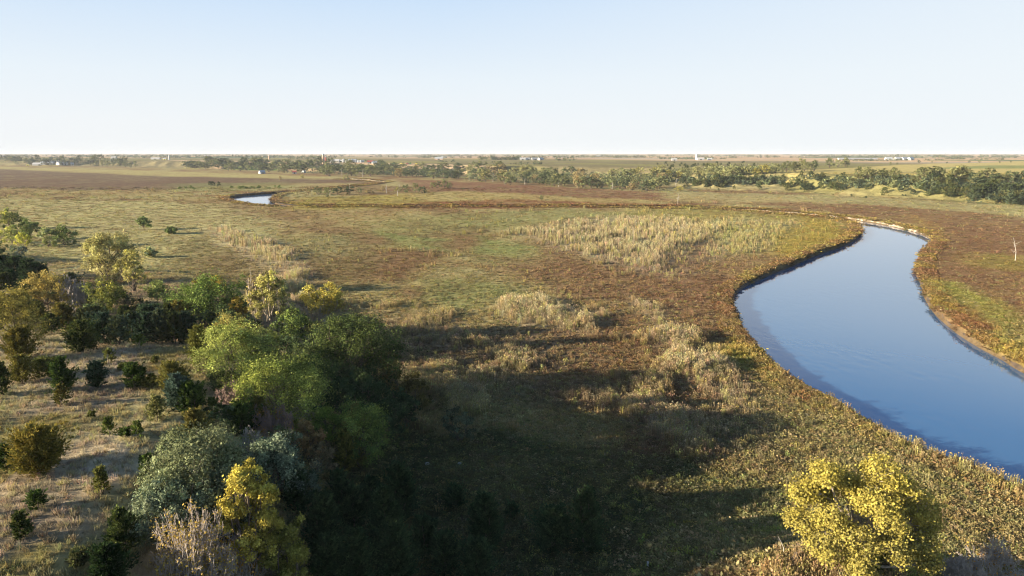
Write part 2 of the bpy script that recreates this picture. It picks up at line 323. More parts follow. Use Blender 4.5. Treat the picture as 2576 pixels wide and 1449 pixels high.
vm = N(t, 'ShaderNodeVectorMath', operation='SCALE'); t.links.new(a.outputs['Color'], vm.inputs[0]); t.links.new(k, vm.inputs['Scale'])
t.links.new(vm.outputs[0], p.inputs[0])
bp = N(t, 'ShaderNodeBump'); bp.inputs['Strength'].default_value = .9; bp.inputs['Distance'].default_value = .5; t.links.new(f1, bp.inputs['Height']); t.links.new(bp.outputs[0], p.inputs['Normal'])
t.links.new(p.outputs[0], o.inputs[0])
g = qmesh('ground', np.stack([GX, GY, GZ], -1).reshape(-1, 3), Q, GC.reshape(-1, 3), [m], smooth=True); tag(g, kind='structure')
del GC, Rg, Ag
def hit(px, py):                            # the same, read off the finished ground sheet
    d = raydir(px, py); a = math.atan2(d[0], d[1]); hd = math.hypot(d[0], d[1]); j = min(max(int(np.searchsorted(aa, a)), 1), len(aa)-1); f = (a-aa[j-1])/(aa[j]-aa[j-1])
    zc = GZ[:, j-1]*(1-f)+GZ[:, j]*f; q = CAMH+rr*d[2]/hd-zc; q[:3] = 99
    i = int(np.argmax(q < 0)) if (q < 0).any() else len(rr)-1
    g = q[i-1]/(q[i-1]-q[i]+1e-9) if q[i] < 0 else 1.0; R = rr[i-1]+(rr[i]-rr[i-1])*min(max(g, 0), 1); z = zc[i-1]+(zc[i]-zc[i-1])*min(max(g, 0), 1)
    return R*math.sin(a), R*math.cos(a), float(z), R/hd
def H1(x, y):
    a = math.atan2(x, y); R = math.hypot(x, y); j = min(max(int(np.searchsorted(aa, a)), 1), len(aa)-1); f = (a-aa[j-1])/(aa[j]-aa[j-1]); i = min(max(int(np.searchsorted(rr, R)), 1), len(rr)-1); g = (R-rr[i-1])/(rr[i]-rr[i-1])
    return float((GZ[i-1, j-1]*(1-f)+GZ[i-1, j]*f)*(1-g)+(GZ[i, j-1]*(1-f)+GZ[i, j]*f)*g)
# ------------------------------------------------------------------ water
m, t, o = mat('river_water'); p = N(t, 'ShaderNodeBsdfPrincipled'); tc = N(t, 'ShaderNodeTexCoord')
p.inputs['Base Color'].default_value = (.048, .135, .27, 1); p.inputs['Roughness'].default_value = .045; p.inputs['IOR'].default_value = 1.9
n1_ = nz(.45, 3, .5, (1, .5, 1)); n2_ = nz(.02, 3, .5)
bp = N(t, 'ShaderNodeBump'); bp.inputs['Distance'].default_value = .05; t.links.new(n1_, bp.inputs['Height'])
rp = N(t, 'ShaderNodeValToRGB'); rp.color_ramp.elements[0].position = .48; rp.color_ramp.elements[1].position = .62
rp.color_ramp.elements[0].color = (.15,.15,.15,1); t.links.new(n2_, rp.inputs[0]); t.links.new(rp.outputs[0], bp.inputs['Strength'])
t.links.new(bp.outputs[0], p.inputs['Normal']); t.links.new(p.outputs[0], o.inputs[0]); M_WATER = m
def water(name, a, b, n=120):
    def res(l):
        s = np.r_[0, np.cumsum(np.hypot(*np.diff(l, axis=0).T))]; u = np.linspace(0, s[-1], n); return np.stack([np.interp(u, s, l[:, 0]), np.interp(u, s, l[:, 1])], -1)
    return res(a), res(b)
def grow(a, b, d):                          # push the shore line out a little under the bank
    tn = np.gradient(a, axis=0); tn /= np.linalg.norm(tn, axis=1)[:, None]; nn = np.stack([-tn[:, 1], tn[:, 0]], -1); return a, nn
def polyfill(name, poly, z, mats):
    import mathutils
    tri = mathutils.geometry.tessellate_polygon([[Vector((q[0], q[1], 0)) for q in poly]])
    V = np.array([(q[0], q[1], z) for q in poly]); return qmesh(name, V, np.array([t_ for t_ in tri]), None, mats)
tag(polyfill('river', river1, WL, [M_WATER]), kind='structure'); tag(polyfill('river_bend', river2, WL, [M_WATER]), kind='structure')
def strip(name, line, side, z0, z1, out, inn, m_, ncol=None):
    L = smooth_line(line, 1); s = np.r_[0, np.cumsum(np.hypot(*np.diff(L, axis=0).T))]; u = np.arange(0, s[-1], 2.0)
    L = np.stack([np.interp(u, s, L[:, 0]), np.interp(u, s, L[:, 1])], -1)
    tn = np.gradient(L, axis=0); tn /= np.linalg.norm(tn, axis=1)[:, None]+1e-9; nn = np.stack([-tn[:, 1], tn[:, 0]], -1)*side
    j = lambda s_: (fbm(L[:, 0]/3, L[:, 1]/3, s_)-.5)[:, None]
    rows = []
    for k_, (off, z_) in enumerate([(out+1.4, z0-.5), (out, z0+.15), ((out*2+inn)/3, z0-.5), ((out+inn*2)/3, (z0+z1)/2), (inn*.6, z1+.2), (inn, z1-.4)]):
        q = L+nn*(off+1.0*j(200+k_)); rows.append(np.column_stack([q, z_+.4*j(300+k_)[:, 0]]))
    V = np.vstack(rows); n = len(L); Q = np.concatenate([np.stack([np.arange(n-1)+r*n, np.arange(1, n)+r*n, np.arange(1, n)+(r+1)*n, np.arange(n-1)+(r+1)*n], -1) for r in range(5)])
    return tag(qmesh(name, V, Q, None, [m_], smooth=True), kind='structure')
M_CLAY = simple('pale_clay', (.30,.25,.19), .95, .6, .25); M_MUD = simple('dark_mud', (.075,.055,.04), .9, .35, .5)
segR = bR[(bR[:, 1] > 150)]
iR = np.argmin(np.abs(bR-np.array(W(*bankR[15], WL))).sum(1))
iL = np.argmin(np.abs(bR-np.array(W(*bankR[5], WL))).sum(1))
strip('clay_bank', bR[iL:iR-2], 1, .15, WL, .7, -.5, M_CLAY)
strip('mud_bank', bR[iR-3:], 1, .1, WL, .8, -.6, M_MUD); strip('mud_bank', bR[:iL+1], 1, .3, WL, .8, -.6, M_MUD)
strip('mud_bank', bL, -1, .1, WL, .8, -.6, M_MUD)
ko = np.argmin(np.abs(oxO-np.array(W(985,459,WL))).sum(1))
strip('mud_bank', oxO[:ko], -1, .8, WL, 1, -1.2, M_MUD)
strip('clay_bank', oxO[ko-2:], -1, .4, WL, 1, -1.2, M_CLAY); strip('mud_bank', oxI, -1, .1, WL, .8, -.6, M_MUD)
# ------------------------------------------------------------------ weeds, grass and brush: too many to count
KITE = np.array([[0, 0, 0], [.5, .45, 0], [0, 1, 0], [-.5, .45, 0]])
def rotm(n, up=0.0, r=rng):
    """n random frames; up>0 pulls the long axis towards the sky"""
    a = r.normal(size=(n, 3)); a[:, 2] = a[:, 2]*(1-up*.6)+up*1.6; a /= np.linalg.norm(a, axis=1)[:, None]
    b = r.normal(size=(n, 3)); b -= a*(a*b).sum(1)[:, None]; b /= np.linalg.norm(b, axis=1)[:, None]
    return b, a
def leaves(P, size, wid=.6, up=0.0, r=rng, jit=.35, nrm=None, rough=.75):
    n = len(P); b, a = rotm(n, up, r)
    if nrm is not None:
        q = nrm/(np.linalg.norm(nrm, axis=1)[:, None]+1e-6)+rough*r.normal(size=(n, 3)); q /= np.linalg.norm(q, axis=1)[:, None]
        a = a-q*(a*q).sum(1)[:, None]; a /= np.linalg.norm(a, axis=1)[:, None]+1e-6; b = np.cross(a, q)
    s = size*(1+jit*r.normal(size=n)).clip(.4, 2)
    return (P[:, None, :]+KITE[None, :, 0, None]*(b*(s*wid)[:, None])[:, None, :]+KITE[None, :, 1, None]*(a*s[:, None])[:, None, :])
def tuft_bush(n=34, r=rng):
    P = r.normal(size=(n, 3))*[.34, .34, .22]; P[:, 2] = np.abs(P[:, 2])+.05
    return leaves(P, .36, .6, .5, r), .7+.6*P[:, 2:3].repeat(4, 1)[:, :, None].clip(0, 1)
def tuft_stems(n=12, r=rng, wv_=.035):
    o = []; tn = []
    for i in range(n):
        x, y = r.normal(size=2)*.33; h = r.uniform(.65, 1.1); lx, ly = r.normal(size=2)*.1; a = r.uniform(0, 6.28); wv = np.array([math.cos(a), math.sin(a), 0])*wv_
        b = np.array([x, y, 0]); tt = np.array([x+lx, y+ly, h]); o.append([b-wv, b+wv, tt+wv*.6, tt-wv*.6]); tn.append(.85)
        P = tt+r.normal(size=(2, 3))*[.05, .05, .06]; 
        for q in leaves(P, .14, .8, .3, r): o.append(q); tn.append(1.25)
        P = b+(tt-b)*r.uniform(.3, .9)+r.normal(size=(1, 3))*.06
        for q in leaves(P, .12, .6, .3, r): o.append(q); tn.append(.9)
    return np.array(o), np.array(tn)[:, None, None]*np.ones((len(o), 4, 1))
def tuft_grass(n=16, r=rng):
    o = []
    for i in range(n):
        x, y = r.normal(size=2)*.3; h = r.uniform(.5, 1.1); lx, ly = r.normal(size=2)*.3; a = r.uniform(0, 6.28); wv = np.array([math.cos(a), math.sin(a), 0])*.05
        b = np.array([x, y, 0]); tt = np.array([x+lx, y+ly, h]); o.append([b-wv, b+wv, tt+wv*.3, tt-wv*.3])
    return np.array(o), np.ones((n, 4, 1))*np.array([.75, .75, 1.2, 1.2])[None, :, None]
TB = [tuft_bush() for _ in range(6)]; TS = [tuft_stems() for _ in range(6)]; TSF = [tuft_stems(9, rng, .075) for _ in range(6)]; TG = [tuft_grass() for _ in range(6)]
def scatter(name, x, y, z, size, hgt_, colr, temps, matr, label, r=rng):
    Vs = []; Cs = []; which = r.integers(0, len(temps), len(x)); ang = r.uniform(0, 6.283, len(x))
    for k_ in range(len(temps)):
        i = np.nonzero(which == k_)[0]
        if not len(i): continue
        T, tn = temps[k_]; ca, sa = np.cos(ang[i])[:, None, None], np.sin(ang[i])[:, None, None]
        V = np.empty((len(i),)+T.shape, np.float32); tx, ty, tz = T[None, ..., 0], T[None, ..., 1], T[None, ..., 2]; s_ = size[i][:, None, None]
        V[..., 0] = (tx*ca-ty*sa)*s_+x[i][:, None, None]; V[..., 1] = (tx*sa+ty*ca)*s_+y[i][:, None, None]; V[..., 2] = tz*hgt_[i][:, None, None]+z[i][:, None, None]-.03
        C_ = colr[i][:, None, None, :]*tn[None]*(1+.16*r.normal(size=(len(i), T.shape[0], 1, 1))).clip(.4, 1.8)
        Vs.append(V.reshape(-1, 3)); Cs.append(C_.reshape(-1, 3).astype(np.float32))
    V = np.concatenate(Vs); C_ = np.concatenate(Cs).clip(0, .95)
    o = qmesh(name, V, np.arange(len(V)).reshape(-1, 4), C_, [matr]); tag(o, label, name.replace('_', ' '), kind='stuff'); return o
def samp(n, y0, y1, x0=-330, x1=2940, r=rng, pw=1.0):
    """places spread evenly over the sight of the camera between two depths of the valley"""
    px = r.uniform(x0, x1, n); py = y0+(y1-y0)*r.uniform(0, 1, n)**pw
    d = PITCH+np.arctan((py-724.5)/F); R = CAMH/np.tan(d); a = (px-1288)/F; return R*a/np.cos(PITCH)*1.0/np.sqrt(1), R
def place(n, y0, y1, **k):
    x, y = samp(n, y0, y1, **k); rd = riverd(x, y); h = hgt(x, y, rd); col, reed, hill = land(x, y, h, rd); ok = rd < -.2
    return x[ok], y[ok], h[ok], col[ok], reed[ok], hill[ok], rd[ok]
def vary(col, n, amt=.12, r=rng):
    f = 1+amt*r.normal(size=(n, 1)); g = np.column_stack([r.normal(size=n)*.08, r.normal(size=n)*.05, r.normal(size=n)*.1]); return (col*f*(1+g)).clip(.01, .9)
NW = 185000
x, y, h, col, reed, hill, rd = place(NW, 470, 1700); D = np.hypot(x, y); n = len(x)
px_ = D*1.06/F*2.516                                     # metres per pixel of the small picture
valley = (hill < .5)
pu = np.random.default_rng(3).uniform(0, 1, n)
isreed = valley & (pu < np.clip((reed-.75)*1.3, .04, .95)); isb = valley & ~isreed; ish = ~valley
cb = col.copy(); q = rng.uniform(0, 1, n); k = q < .12; cb[k] = cb[k]*.5+c(.36,.34,.11)*.5; cb[(q > .13) & (q < .22)] *= .7; k = q > .9; cb[k] = cb[k]*.4+c(.44,.35,.18)*.6
i = np.nonzero(isb)[0]; sz = np.maximum(.75, px_[i]*2.4)*rng.uniform(.6, 1.35, len(i)); hh = np.clip(.55*np.maximum(1, px_[i]*1.6), .55, 1.6)*rng.uniform(.6, 1.5, len(i))*(.6+.5*np.minimum(reed[i], 1.2))
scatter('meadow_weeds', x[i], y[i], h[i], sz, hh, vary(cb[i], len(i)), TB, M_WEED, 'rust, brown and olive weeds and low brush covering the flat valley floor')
xe, ye, he, ce_, re_, hie, rde = place(70000, 560, 1120, x0=500, x1=2100); k = (re_ > 1.0+.35*rng.uniform(0, 1, len(re_))) & (rng.uniform(0, 1, len(re_)) < .75)
x = np.r_[x, xe[k]]; y = np.r_[y, ye[k]]; h = np.r_[h, he[k]]; col = np.r_[col, ce_[k]]; reed = np.r_[reed, re_[k]]; isreed = np.r_[isreed, np.ones(k.sum(), bool)]; px_ = np.hypot(x, y)*1.06/F*2.516
for far_, temps, nm_, lb_ in ((False, TS, 'tall_reeds', 'pale tan stands of tall dry reeds and sunflower stalks in the near meadow'), (True, TSF, 'feathery_thickets', 'pale feathery thickets of tall reeds in curving bands over the farther meadow')):
    i = np.nonzero(isreed & ((px_ > .42) == far_))[0]; sz = np.maximum(1.0, px_[i]*2.3)*rng.uniform(.7, 1.3, len(i)); hh = rng.uniform(.8, 1.75, len(i))*np.clip(px_[i]/.5, 1, 1.4)*np.clip(reed[i], .55, 1.5)*np.where(reed[i] > 1.25, 1.35, 1.0)
    w_ = np.clip((reed[i]-.9)*1.6, .15, .75)[:, None]; cr = col[i]*(1-w_)+np.where((reed[i] > 1.3)[:, None], c(.43,.365,.21), c(.37,.31,.17))*w_; q = rng.uniform(0, 1, len(i)); k = q < .15; cr[k] = cr[k]*.4+c(.42,.40,.12)*.6
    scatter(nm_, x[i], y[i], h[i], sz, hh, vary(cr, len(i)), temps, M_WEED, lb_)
x2, y2 = rng.uniform(-170, -8, 75000), 25+(260-25)*rng.uniform(0, 1, 75000)**1.6; h2 = hgt(x2, y2); c2, r2, hl2 = land(x2, y2, h2); k = hl2 > .4; x2, y2, h2, c2 = x2[k], y2[k], h2[k], c2[k]; nn = len(x2)
q = rng.uniform(0, 1, nn); c2[q < .2] = c(.40,.36,.18); c2[q > .85] *= .6
D2 = np.hypot(x2, y2); scatter('hillside_grass', x2, y2, h2, np.maximum(.55, D2*.006)*rng.uniform(.6, 1.4, nn), rng.uniform(.25, .7, nn), vary(c2, nn), TG, M_WEED, 'dry tan bunch grass covering the slope of the near hill')
# brush along the shores of the river
def shore(line, side, n, w0, w1, y_max=1200):
    s = np.r_[0, np.cumsum(np.hypot(*np.diff(line, axis=0).T))]; wgt = 1/np.hypot(line[:, 0], line[:, 1]); cw = np.r_[0, np.cumsum(np.diff(s)*(wgt[1:]+wgt[:-1])/2)]
    u = np.interp(rng.uniform(0, cw[-1], n), cw, s); X = np.interp(u, s, line[:, 0]); Y = np.interp(u, s, line[:, 1])
    tx = np.interp(u+1, s, line[:, 0])-X; ty = np.interp(u+1, s, line[:, 1])-Y; L = np.hypot(tx, ty)+1e-6; o = rng.uniform(w0, w1, n)*side; return X-ty/L*o, Y+tx/L*o
xs, ys = [], []
for ln, sd_, k in ((bL, -1, 0), (bL, 1, 0), (bR, 1, 0), (bR, -1, 0)): pass
for ln, nn in ((bL, 7000), (bR, 7000), (oxO, 1200), (oxI, 1200)):
    for sd_ in (1, -1):
        a_, b_ = shore(ln, sd_, nn, -1.2, 6); rq = riverd(a_, b_); k = (rq < -.5+2.6*(fbm(a_/5, b_/5, 501, 2)-.42)); xs.append(a_[k]); ys.append(b_[k])
xs = np.concatenate(xs); ys = np.concatenate(ys); hs = np.maximum(hgt(xs, ys), WL-.1); cs, rs, _ = land(xs, ys, hs); nn = len(xs); Ds = np.hypot(xs, ys)
q = fbm(xs/9, ys/9, 401, 2); cs = cs*.62+np.where((q > .55)[:, None], c(.42,.34,.06), np.where((q < .42)[:, None], c(.30,.15,.07), c(.26,.19,.08)))*.38
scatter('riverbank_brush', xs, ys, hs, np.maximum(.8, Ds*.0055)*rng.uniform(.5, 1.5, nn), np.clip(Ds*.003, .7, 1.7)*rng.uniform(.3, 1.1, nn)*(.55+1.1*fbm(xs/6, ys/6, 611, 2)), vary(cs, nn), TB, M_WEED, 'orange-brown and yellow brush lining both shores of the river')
# ------------------------------------------------------------------ trees
def tubes(name, segs, mats, parent, k=4):
    """segs: list of (p0, p1, r0, r1)"""
    s = np.array([[*a, *b, r0, r1] for a, b, r0, r1 in segs]); p0, p1, r0, r1 = s[:, :3], s[:, 3:6], s[:, 6], s[:, 7]
    d = p1-p0; d /= np.linalg.norm(d, axis=1)[:, None]+1e-9; ref = np.where(np.abs(d[:, 2:3]) < .9, np.array([[0, 0, 1.]]), np.array([[1., 0, 0]]))
    u = np.cross(d, ref); u /= np.linalg.norm(u, axis=1)[:, None]; v = np.cross(d, u); an = np.arange(k)*2*math.pi/k
    ring = np.cos(an)[None, :, None]*u[:, None]+np.sin(an)[None, :, None]*v[:, None]
    V = np.concatenate([p0[:, None]+ring*r0[:, None, None], p1[:, None]+ring*r1[:, None, None]], 1)
    q = np.array([[i, (i+1) % k, k+(i+1) % k, k+i] for i in range(k)]); Q = (np.arange(len(s))[:, None, None]*2*k+q[None]).reshape(-1, 4)
    return qmesh(name, V.reshape(-1, 3), Q, None, mats, parent)
def limb(a, b, r0, r1, r, n=4, bow=.12):
    a = np.array(a, float); b = np.array(b, float); L = np.linalg.norm(b-a); pts = [a]
    off = r.normal(size=3)*L*bow; off[2] -= L*bow*.5
    for i in range(1, n+1):
        t_ = i/n; pts.append(a+(b-a)*t_+off*math.sin(math.pi*t_)*.8+r.normal(size=3)*L*.025*(t_ < 1))
    rr_ = np.linspace(r0, r1, n+1); return [(pts[i], pts[i+1], rr_[i], rr_[i+1]) for i in range(n)], pts
def empty(name, loc, rz=0):
    o = bpy.data.objects.new(name, None); COL.objects.link(o); o.location = loc; o.rotation_euler = (0, 0, rz); o.empty_display_size = .5; return o
def crown_arrays(r, Hh, Wd, base, lobes, ncl, per, leaf, col, col2, top2=.3, dens_in=.25, trunk_r=None, lean=0, forks=1, sparse=1.0, bare=0, cl=1.0, tall=1.0):
    """broadleaf: trunk, limbs to each lobe, twigs to clumps of leaves on the lobes' shells"""
    tr = trunk_r or Hh*.022; segs = []; fork = np.array([lean*.3, 0, base*Hh*.9+.05*Hh])
    roots = [np.array([0, 0, -.4])]
    if forks > 1: roots = [np.array([math.cos(a)*tr*1.5, math.sin(a)*tr*1.5, -.4]) for a in r.uniform(0, 6.28, forks)]
    L = []
    for i in range(lobes):                       # lobes spiral up the crown
        t_ = (i+.5)/lobes; a = i*2.4+r.uniform(-.5, .5); zc = Hh*(base+(1-base)*(.18+.68*t_)); rad = Wd*.5*(.72*math.sin(math.pi*min(1, .25+.62*t_))+.05)*r.uniform(.7, 1.1)
        R_ = Wd*.5*r.uniform(.3, .5)*(1.05-.3*t_); L.append((np.array([math.cos(a)*rad+lean*t_, math.sin(a)*rad, min(zc, Hh-R_*.75)]), R_))
    L.append((np.array([lean, 0, Hh-Wd*.24*tall]), Wd*.27))
    tips = []; ctrs = []
    for j, (cc_, R_) in enumerate(L):
        rt = roots[j % len(roots)]; f_ = fork if forks == 1 else rt+(cc_-rt)*.2+np.array([0, 0, Hh*base*.4])
        if j < len(roots) or forks == 1 and j == 0: segs += limb(rt, f_, tr, tr*.75, r, 3, .05)[0]
        elif forks > 1: segs += limb(rt, f_, tr*.8, tr*.6, r, 3, .05)[0]
        s_, pts = limb(f_, cc_, tr*.55, tr*.2, r, 4); segs += s_
        m_ = max(4, int(.62*ncl*R_/sum(q[1] for q in L))); d_ = r.normal(size=(m_, 3)); d_[:, 2] += .25; d_ /= np.linalg.norm(d_, axis=1)[:, None]
        rad_ = R_*np.where(r.uniform(size=m_) < dens_in, r.uniform(.3, .8, m_), np.where(r.uniform(size=m_) < .2, r.uniform(1.12, 1.5, m_), r.uniform(.8, 1.1, m_))); P = cc_+d_*rad_[:, None]*np.array([1, 1, .85*tall])
        P = P[P[:, 2] > Hh*base*.6]
        for q in P:
            if r.uniform() < .5: segs += limb(pts[-1-r.integers(0, 2)], q, tr*.14, tr*.04, r, 2, .1)[0]
        tips.append(P); ctrs.append(np.repeat(cc_[None], len(P), 0))
    tips = np.concatenate(tips); keep = r.uniform(size=len(tips)) < sparse; leafy = tips[keep]
    nC = len(leafy); cr = Wd*.5*.145*cl*r.uniform(.45, 1.45, nC)
    P = np.repeat(leafy, per, 0)+r.normal(size=(nC*per, 3))*np.repeat(cr, per)[:, None]*[.62, .62, .5]
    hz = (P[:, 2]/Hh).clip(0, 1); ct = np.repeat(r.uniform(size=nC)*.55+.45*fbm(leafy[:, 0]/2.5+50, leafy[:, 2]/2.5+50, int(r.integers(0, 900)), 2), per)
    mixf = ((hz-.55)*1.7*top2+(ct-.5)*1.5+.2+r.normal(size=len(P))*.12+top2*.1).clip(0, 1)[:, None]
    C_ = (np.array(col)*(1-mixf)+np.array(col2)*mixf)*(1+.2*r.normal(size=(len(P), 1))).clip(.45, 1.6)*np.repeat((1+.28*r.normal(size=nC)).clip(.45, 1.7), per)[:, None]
    Q_ = leaves(P, leaf, .8, .1, r, nrm=P-np.repeat(np.concatenate(ctrs)[keep], per, 0)*1.0+[0, 0, .3*Wd*.2]); return Q_, C_, segs, tips, L
def mk_leaves(name, Q_, C_, parent, mt):
    V = Q_.reshape(-1, 3); return qmesh(name, V, np.arange(len(V)).reshape(-1, 4), np.repeat(C_, 4, 0).clip(0, .95), [mt], parent)
def cedar_arrays(r, Hh, Wd, nb, per, leaf, col, col2, shape='cone', leaders=1, mixb=0.0):
    """redcedar: many branches rising off the stem, each a spray of small fronds, one or more pointed leaders"""
    segs = []; PP = []; DD = []; MM = []; SS = []
    tops = [(0, 0, Hh)]+[(r.uniform(-.3, .3)*Wd, r.uniform(-.3, .3)*Wd, Hh*r.uniform(.7, .93)) for _ in range(leaders-1)]
    for li, tp in enumerate(tops):
        tp = np.array(tp); h_ = tp[2]; segs += limb((0, 0, -.3), tp, Hh*.018+.02, .01, r, 4, .02)[0]
        nbr = int(nb*(1 if li == 0 else .45)); wd_ = Wd*(1 if li == 0 else .62)
        t_ = r.uniform(0, 1, nbr)**.85; a = r.uniform(0, 6.283, nbr)
        if shape == 'cone': L_ = .5*wd_*(1-t_)**.8*(.75+.25*np.minimum(1, t_*6))
        elif shape == 'round': L_ = .5*wd_*(1-t_)**.55*(.72+.28*np.minimum(1, t_*5))
        else: L_ = .5*wd_*(1-t_**2.2)*(.8+.2*np.minimum(1, t_*6))
        L_ = (L_+.12)*np.where(r.uniform(size=nbr) < .16, r.uniform(1.15, 1.45, nbr), r.uniform(.6, 1.1, nbr))*(1+.18*np.sin(a*3+li*2)); rise = r.uniform(.35, .95, nbr)+t_*.8
        bx = tp[0]*t_; by = tp[1]*t_; bz = h_*(.03+.93*t_)
        u = r.uniform(.25, 1, (nbr, per))**.7
        X = bx[:, None]+np.cos(a)[:, None]*L_[:, None]*u; Y = by[:, None]+np.sin(a)[:, None]*L_[:, None]*u; Z = bz[:, None]+L_[:, None]*(rise[:, None]*u**1.4-.25*u)
        sc = .06*L_[:, None]+.03; X = X+r.normal(size=X.shape)*sc; Y = Y+r.normal(size=X.shape)*sc; Z = np.minimum(Z+r.normal(size=X.shape)*sc*.8, h_+.1)
        PP.append(np.stack([X, Y, np.maximum(Z, .05)], -1).reshape(-1, 3))
        d_ = np.stack([np.cos(a)*.9, np.sin(a)*.9, rise*.9], -1)[:, None]+r.normal(size=(nbr, per, 3))*.45; DD.append(d_.reshape(-1, 3)); MM.append(np.repeat(r.uniform(size=nbr), per)); SS.append((.7+.5*(1-u)).reshape(-1))
    P = np.concatenate(PP); D_ = np.concatenate(DD); D_ /= np.linalg.norm(D_, axis=1)[:, None]; M_ = np.concatenate(MM); n = len(P)
    b = r.normal(size=(n, 3)); b -= D_*(D_*b).sum(1)[:, None]; b /= np.linalg.norm(b, axis=1)[:, None]; s_ = leaf*r.uniform(.6, 1.4, n)
    Q_ = P[:, None]+KITE[None, :, 0, None]*(b*(s_*.42)[:, None])[:, None]+KITE[None, :, 1, None]*(D_*s_[:, None])[:, None]
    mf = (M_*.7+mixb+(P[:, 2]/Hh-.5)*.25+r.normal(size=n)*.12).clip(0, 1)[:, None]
    C_ = (np.array(col)*(1-mf)+np.array(col2)*mf)*(1+.18*r.normal(size=(n, 1))).clip(.4, 1.7)*(.6+.85*((M_*7.31) % 1.0))[:, None]; return Q_, C_, segs
def bare_segs(r, Hh, Wd, levels=4, stems=4, r0=None, nchild=3, vase=1.0):
    segs = []; r0 = r0 or Hh*.016
    def go(p, d, L, rad, lv):
        d = d/np.linalg.norm(d); q = p+d*L*.5+r.normal(size=3)*L*.05; e_ = q+d*L*.5+r.normal(size=3)*L*.08
        segs.append((p, q, rad, rad*.8)); segs.append((q, e_, rad*.8, rad*.6))
        if lv == 0: return
        for i in range(nchild+(lv == 1)):
            nd = d+r.normal(size=3)*.62+np.array([0, 0, .10]); st = q if i == 0 else e_
            go(st, nd, L*r.uniform(.6, .85), rad*.6, lv-1)
    for i in range(stems):
        a = i*6.28/stems+r.uniform(-.4, .4); sp2 = Wd/Hh*1.0*vase; go(np.array([math.cos(a)*.1, math.sin(a)*.1, -.2]), np.array([math.cos(a)*sp2, math.sin(a)*sp2, 1.0]), Hh*.36, r0, levels)
    return segs
def fit(segs, Hh, Wd):
    A = np.array([s[1] for s in segs]); k_ = Hh/np.percentile(A[:, 2], 99.5); k2 = Wd/(2*np.percentile(np.hypot(A[:, 0], A[:, 1]), 97)); f = np.array([k2, k2, k_]); return [(a*f, b*f, r0, r1) for a, b, r0, r1 in segs]
def spot(px, pb, pt, pw):
    """foot, height and width in metres of something whose foot, top and width show there"""
    x, y, z, t_ = hit(px, pb); dpt = y*cp_+(CAMH-z)*sp_; yt = -(pt-724.5)/F
    # height so that the top of the upright thing is seen at pt
    hh = (y*(-(math.tan(PITCH+math.atan((pt-724.5)/F))))+CAMH-z); return x, y, z, max(hh, .5), pw/F*dpt
def leafsize(y): return max(.17, y/F*2.516*1.3)
G_DK, G_MD, G_LT, G_YL = (.055,.08,.028), (.125,.17,.045), (.25,.29,.075), (.48,.45,.09)
G_GREY, G_OLV, G_TAN, G_ORG = (.20,.24,.14), (.17,.16,.05), (.36,.27,.12), (.50,.27,.06)
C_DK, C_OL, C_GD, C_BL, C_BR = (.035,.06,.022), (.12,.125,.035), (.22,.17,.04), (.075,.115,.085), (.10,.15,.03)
SEED = [100]
def broad(px, pb, pt, pw, col, col2, label, cat='tree', name='broadleaf_tree', group=None, base=.15, lobes=7, ncl=150, per=34, lean=0, forks=1, sparse=1., top2=.3, bark=None, cl=1., den=1., tall=1.):
    SEED[0] += 1; r = np.random.default_rng(SEED[0])
    if px < 1100: pt -= (pb-pt)*.07; pw *= 1.16; gr = col[1] >= col[0]*.95; col = tuple(v*k_*1.2 for v, k_ in zip(col, (1.08,1.0,1.3) if gr else (.98,1.02,.95))); col2 = tuple(v*k_ for v, k_ in zip(col2, (1.0,1.04,1.2) if gr else (.95,1.06,.95)))
    x, y, z, hh, wd = spot(px, pb, pt, pw); lf = leafsize(y)
    area = (pw*(pb-pt))/6.3; n = int(np.clip(area*4.6*den, 900, 42000)); per_ = max(12, int(n/ncl/.62))
    o = empty(name, (x, y, z)); Q_, C_, sg, tips, L = crown_arrays(r, hh, wd, base, lobes, ncl, per_, lf, col, col2, top2, lean=lean, forks=forks, sparse=sparse, cl=cl, tall=tall)
    tubes('trunk', sg, [bark or M_BARK], o); mk_leaves('crown', Q_, C_, o, M_LEAF); tag(o, label, cat, group); return o
def cedar(px, pb, pt, pw, col, col2, label, shape='cone', leaders=1, group=None, mixb=0., den=1.):
    SEED[0] += 1; r = np.random.default_rng(SEED[0]); x, y, z, hh, wd = spot(px, pb, pt, pw); lf = leafsize(y)*1.7
    area = (pw*(pb-pt))/6.3; n = np.clip(area*5*den, 500, 16000); per = int(np.clip(n/110, 12, 34)); nb = int(n/per)
    o = empty('cedar_tree', (x, y, z)); Q_, C_, sg = cedar_arrays(r, hh, wd*1.08, nb, per, lf, col, col2, shape, leaders, mixb)
    tubes('trunk', sg, [M_BARK], o, 4); mk_leaves('crown', Q_, C_, o, M_LEAF); tag(o, label, 'cedar', group or 'cedars on the near hill'); return o
def bare(px, pb, pt, pw, label, m_=None, name='bare_tree', cat='bare tree', levels=4, stems=4, rad=None, leaf=0, lcol=G_ORG, nchild=3):
    SEED[0] += 1; r = np.random.default_rng(SEED[0]); x, y, z, hh, wd = spot(px, pb, pt, pw); tw = max(.016, y*.00042)
    sg = fit(bare_segs(r, hh, wd, levels, stems, rad, nchild), hh, wd); sg = [(a, b, max(r0, tw), max(r1, tw*.8)) for a, b, r0, r1 in sg]
    o = empty(name, (x, y, z)); tubes('branches', sg, [m_ or M_TWIG], o, 3)
    if leaf:
        E = np.array([s[1] for s in sg]); E = E[r.uniform(size=len(E)) < leaf]; P = np.repeat(E, 5, 0)+r.normal(size=(len(E)*5, 3))*.18; C_ = np.array(lcol)*(1+.3*r.normal(size=(len(P), 1))).clip(.4, 1.7)
        mk_leaves('foliage', leaves(P, leafsize(y), .75, 0, r), C_, o, M_LEAF)
    tag(o, label, cat); return o
